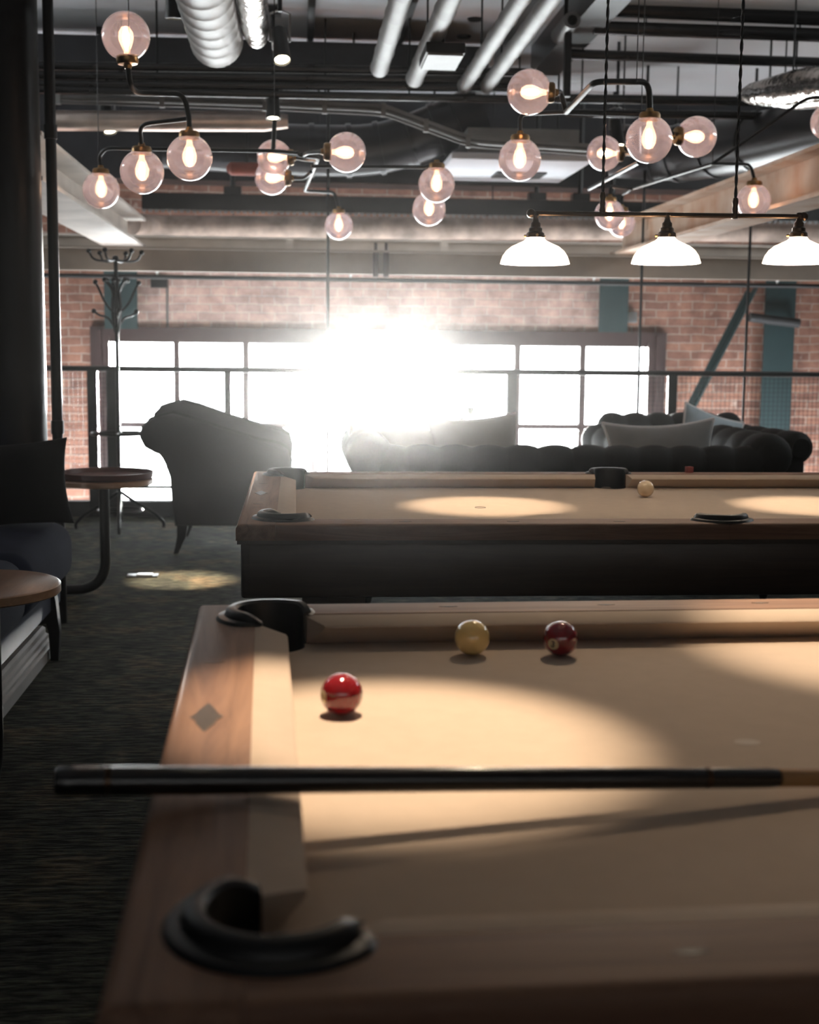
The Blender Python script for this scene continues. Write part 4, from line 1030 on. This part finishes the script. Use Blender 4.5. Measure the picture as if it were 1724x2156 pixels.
for (px, py), z, aim, lab in (((594, 128), 2.72, (0.3, -1.4, -2.6), 'upper left-centre spotlight turned towards the viewer'), ((575, 251), 2.72, (0.02, -0.55, -2.6), 'spotlight hanging low in front of the cable tray'), ((232, 279), 2.72, (0.5, -0.8, -2.6), 'spotlight by the foil-lagged pipe near the left column'), ((1302, 309), 2.66, (0.2, -0.7, -2.6), 'spotlight hanging behind the right globe lamps')):
    p = atz(px, py, z); spotlight(lab, p, p+V(aim), top=ZC)
for (x, y), aim, pw, half, lab in (((0.14, 2.15), (0.12, 1.62, BED), 42, 8.6, 'spotlight out of view above the nearest table left end'), ((1.1, 2.5), (1.02, 2.12, BED), 34, 9.5, 'spotlight out of view above the nearest table middle'), ((0.62, 4.6), (0.60, 4.12, BED), 36, 7.2, 'spotlight out of view above the farther table left end'), ((1.75, 4.6), (1.68, 4.12, BED), 36, 7.4, 'spotlight out of view above the farther table middle'), ((-0.6, 6.9), (-0.62, 7.2, 0), 210, 6.0, 'spotlight out of view above the floor socket'), ((-0.45, 5.0), (-0.32, 5.35, 0), 70, 6.0, 'spotlight out of view above the carpet by the tables')):
    spotlight(lab, (x, y, 2.88), aim, 'track spotlights', ZC, (pw*3.2, R_(half*2.25), 0.7, WARM))

spotlight('floodlight out of view high above the middle of the nearest table', (1.0, 4.0, 2.95), (0.95, 1.98, BED), 'track spotlights', ZC, (44, R_(42), 1.0, WARM))

# ---------------------------------------------------------------- lamp bar over the farther table
LY = 4.05
a, b_ = at(1118, 449, LY), at(1692, 456, LY)
lb = thing('lamp_bar', 'bronze bar lamp with three white glass shades over the farther table', 'lamp', a)
MB().tube([V((0, 0, 0)), b_-a], 0.0075, 12).sphere(b_-a, 0.014, 14, 10).sphere((0, 0, 0), 0.014, 14, 10).build('bar', M['bronze'], lb)
for px in (1128, 1405, 1683):
    c = at(px, 451, LY); x = c.x-a.x; z = c.z-a.z; s_ = LY/F
    f = MB().lathe([(0, 0.006), (0.008, 0.004), (0.011, -0.004), (0.008, -0.012), (0.0105, -0.022), (0.0155, -0.028), (0.0155, -0.038), (0.0205, -0.043), (0.0205, -0.052), (0.027, -0.057), (0.029, -0.070), (0, -0.070)], 24, (x, 0, z)).merge().build('shade_holder', M['bronze'], lb)
    for k in range(3):
        aa = k*2*PI/3+0.5; MB().tube([(x+0.027*math.cos(aa), 0.027*math.sin(aa), z-0.064), (x+0.036*math.cos(aa), 0.036*math.sin(aa), z-0.064)], 0.004, 8).build('thumbscrew', M['brass'], f)
    rp = lambda ang, j: 1+(0.006*math.sin(ang*48) if j >= 6 else 0)
    MB().lathe([(0.025, -0.062), (0.026, -0.072), (0.034, -0.080), (0.052, -0.088), (0.072, -0.097), (0.088, -0.110), (0.098, -0.125), (0.1035, -0.140), (0.1055, -0.149)], 192, (x, 0, z), ripple=rp).build('glass_shade', M['opal'], lb)
    MB().sphere((x, 0, z-0.118), 0.030, 20, 14).lathe([(0.012, -0.066), (0.014, -0.095), (0.012, -0.095)], 16, (x, 0, z)).build('light_bulb', M['bulb'], lb)
for (px0, py0), (px1, py1) in (((1273, 0), (1268, 440)), ((1566, 0), (1547, 452))):
    p = at(px1, py1, LY); x = p.x-a.x; z = p.z-a.z
    b = MB(); n = 150; H = ZC-p.z
    for ph in (0, PI): b.tube([(x+0.0024*math.cos(ph+i*0.9), 0.0024*math.sin(ph+i*0.9), z+0.03+(H-0.03)*i/n) for i in range(n+1)], 0.0032, 6)
    o = b.build('twisted_cable', M['cue_black'], lb)
    MB().lathe([(0, -0.014), (0.009, -0.012), (0.011, -0.004), (0.0075, 0.006), (0.0095, 0.016), (0.0075, 0.028), (0.010, 0.038), (0.007, 0.05), (0, 0.052)], 18, (x, 0, z)).merge().build('cable_clamp', M['bronze'], lb)

# ---------------------------------------------------------------- globe chandeliers
GR = 0.09
def globe_meshes():
    shade = MB(); n = 26; a0 = math.asin(0.036/GR)
    shade.lathe([(GR*math.sin(a0+(PI-a0)*i/n), GR*math.cos(a0+(PI-a0)*i/n)) for i in range(n+1)], 44).merge()
    sm = shade.mesh('globe_shade', M['smoke'])
    cap = MB().lathe([(0, GR+0.028), (0.012, GR+0.028), (0.016, GR+0.016), (0.036, GR+0.012), (0.041, GR+0.004), (0.041, GR-0.018), (0.037, GR-0.018), (0.036, GR-0.006), (0, GR-0.006)], 28).merge().mesh('lamp_cap', M['brass'])
    env = MB().lathe([(0.010, GR-0.02), (0.012, 0.052), (0.020, 0.036), (0.0285, 0.010), (0.0265, -0.014), (0.015, -0.032), (0, -0.036)], 24).merge().mesh('light_bulb', M['bulb_env'])
    fil = MB().lathe([(0, 0.040), (0.008, 0.036), (0.0125, 0.018), (0.013, -0.002), (0.008, -0.020), (0, -0.025)], 16).merge().mesh('filament', M['filament'])
    return sm, cap, env, fil
GM = globe_meshes()
def add_globe(root, c, cap_dir):
    c = V(c); q = V(cap_dir).normalized().to_track_quat('Z', 'Y')
    o = bpy.data.objects.new('globe_shade', GM[0]); C.objects.link(o); o.parent = root; o.location = c-root.location; o.rotation_mode = 'QUATERNION'; o.rotation_quaternion = q
    for nm, me in (('lamp_cap', GM[1]), ('light_bulb', GM[2]), ('filament', GM[3])):
        k = bpy.data.objects.new(nm, me); C.objects.link(k); k.parent = o
    return c + V(cap_dir).normalized()*(GR+0.026)
UP = V((0, 0, 1)); RT_ = V((1, -0.15, -0.02)); LF = V((-1, -0.1, 0))
def gp(x, y, d): return at(x, y, GR*2*F/d)
def chandelier(label, root_pt, globes, arms, wires):
    t = thing('globe_chandelier', label, 'chandelier', root_pt, 0, 'branching globe chandeliers')
    for x, y, d, cd in globes: add_globe(t, gp(x, y, d), cd)
    for arm, r in arms: MB().tube([p-t.location for p in fillet(arm, 0.05, 6)], r, 10).build('arm', M['iron_black'], t)
    for wpt in wires:
        p = V(wpt)-t.location; MB().tube([p, (p.x, p.y, ZC-t.location.z)], 0.0022, 6).build('suspension_wire', M['iron_black'], t)
    return t
def capp(x, y, d, cd): return gp(x, y, d)+V(cd).normalized()*(GR+0.02)
r1, r2 = 0.0105, 0.009
DN = V((0.05, 0, -1))
g1, g3, g4 = (265, 76, 96, DN), (399, 332, 92, UP), (299, 362, 88, UP)
chandelier('left chandelier with one globe standing up and two hanging', at(388, 198, 5.45),
    [g1, g3, g4],
    [([capp(*g1), at(273, 172, 5.22), at(284, 196, 5.3), at(388, 198, 5.45), at(398, 250, 5.45), capp(*g3)], r1), ([capp(*g4), at(294, 262, 5.6), at(396, 250, 5.47)], r2)],
    [at(273, 172, 5.22)])
g2, g5, g5b, g6, g7, g8, g9 = (213, 400, 74, UP), (577, 331, 71, RT_), (572, 374, 70, RT_), (729, 321, 81, LF), (919, 388, 75, UP), (903, 440, 69, UP), (713, 475, 58, UP)
hubp = at(575, 318, 6.4)
chandelier('middle chandelier spreading seven globes on thin black arms', hubp,
    [g2, g5, g5b, g6, g7, g8, g9],
    [([at(578, 254, 6.4), hubp], r1), ([at(628, 322, 6.3), hubp, at(222, 312, 6.75), at(208, 330, 6.8), capp(*g2)], r2),
     ([hubp, at(640, 327, 6.4), at(670, 332, 6.5), at(641, 402, 8.4), at(705, 405, 8.65), capp(*g9)], r1),
     ([capp(*g5), at(640, 336, 7.0), at(668, 338, 6.6)], r2), ([capp(*g5b), at(640, 376, 7.1), at(655, 362, 7.0)], r2),
     ([capp(*g6), at(650, 321, 6.25), at(640, 326, 6.4)], r2), ([at(655, 350, 6.6), at(900, 352, 6.68), capp(*g7)], r2), ([at(900, 352, 6.68), at(905, 372, 7.2), capp(*g8)], r2)],
    [at(578, 254, 6.4), at(208, 330, 6.8)])
g10, g11, g12, g13, g14 = (1114, 194, 92, RT_), (1094, 336, 88, UP), (1271, 323, 72, RT_), (1366, 294, 97, UP), (1466, 288, 84, LF)
hb = at(1192, 236, 5.5)
chandelier('right chandelier with a bent overhead arm and five globes', hb,
    [g10, g11, g12, g13, g14],
    [([hb, at(1252, 172, 5.0), at(1366, 172, 5.16), capp(*g13)], r1*1.15), ([hb, at(1350, 240, 5.4), at(1420, 285, 6.0), capp(*g14)], r1), ([capp(*g10), at(1180, 192, 5.48), hb], r1), ([hb, at(1094, 240, 5.7), capp(*g11)], r2), ([at(1240, 398, 7.6), at(1345, 342, 6.2)], r1), ([capp(*g12), at(1330, 326, 6.6), at(1350, 340, 6.2), at(1350, 240, 5.4)], r2)],
    [at(1340, 172, 5.1), at(1350, 240, 5.4)])
g15, g16, g16b, g17 = (1586, 423, 72, UP), (1283, 452, 63, UP), (1308, 470, 58, UP), (1745, 257, 76, UP)
hd = at(1500, 345, 7.2)
chandelier('rear right chandelier whose globes hang low behind the lamp bar', hd,
    [g15, g16, g16b, g17],
    [([hd, at(1580, 346, 6.98), capp(*g15)], r2), ([hd, at(1330, 398, 8.4), at(1285, 392, 8.0), capp(*g16)], r2), ([at(1330, 398, 8.4), at(1310, 410, 8.7), capp(*g16b)], r2), ([hd, at(1700, 205, 6.6), at(1745, 205, 6.6), capp(*g17)], r2)],
    [hd])
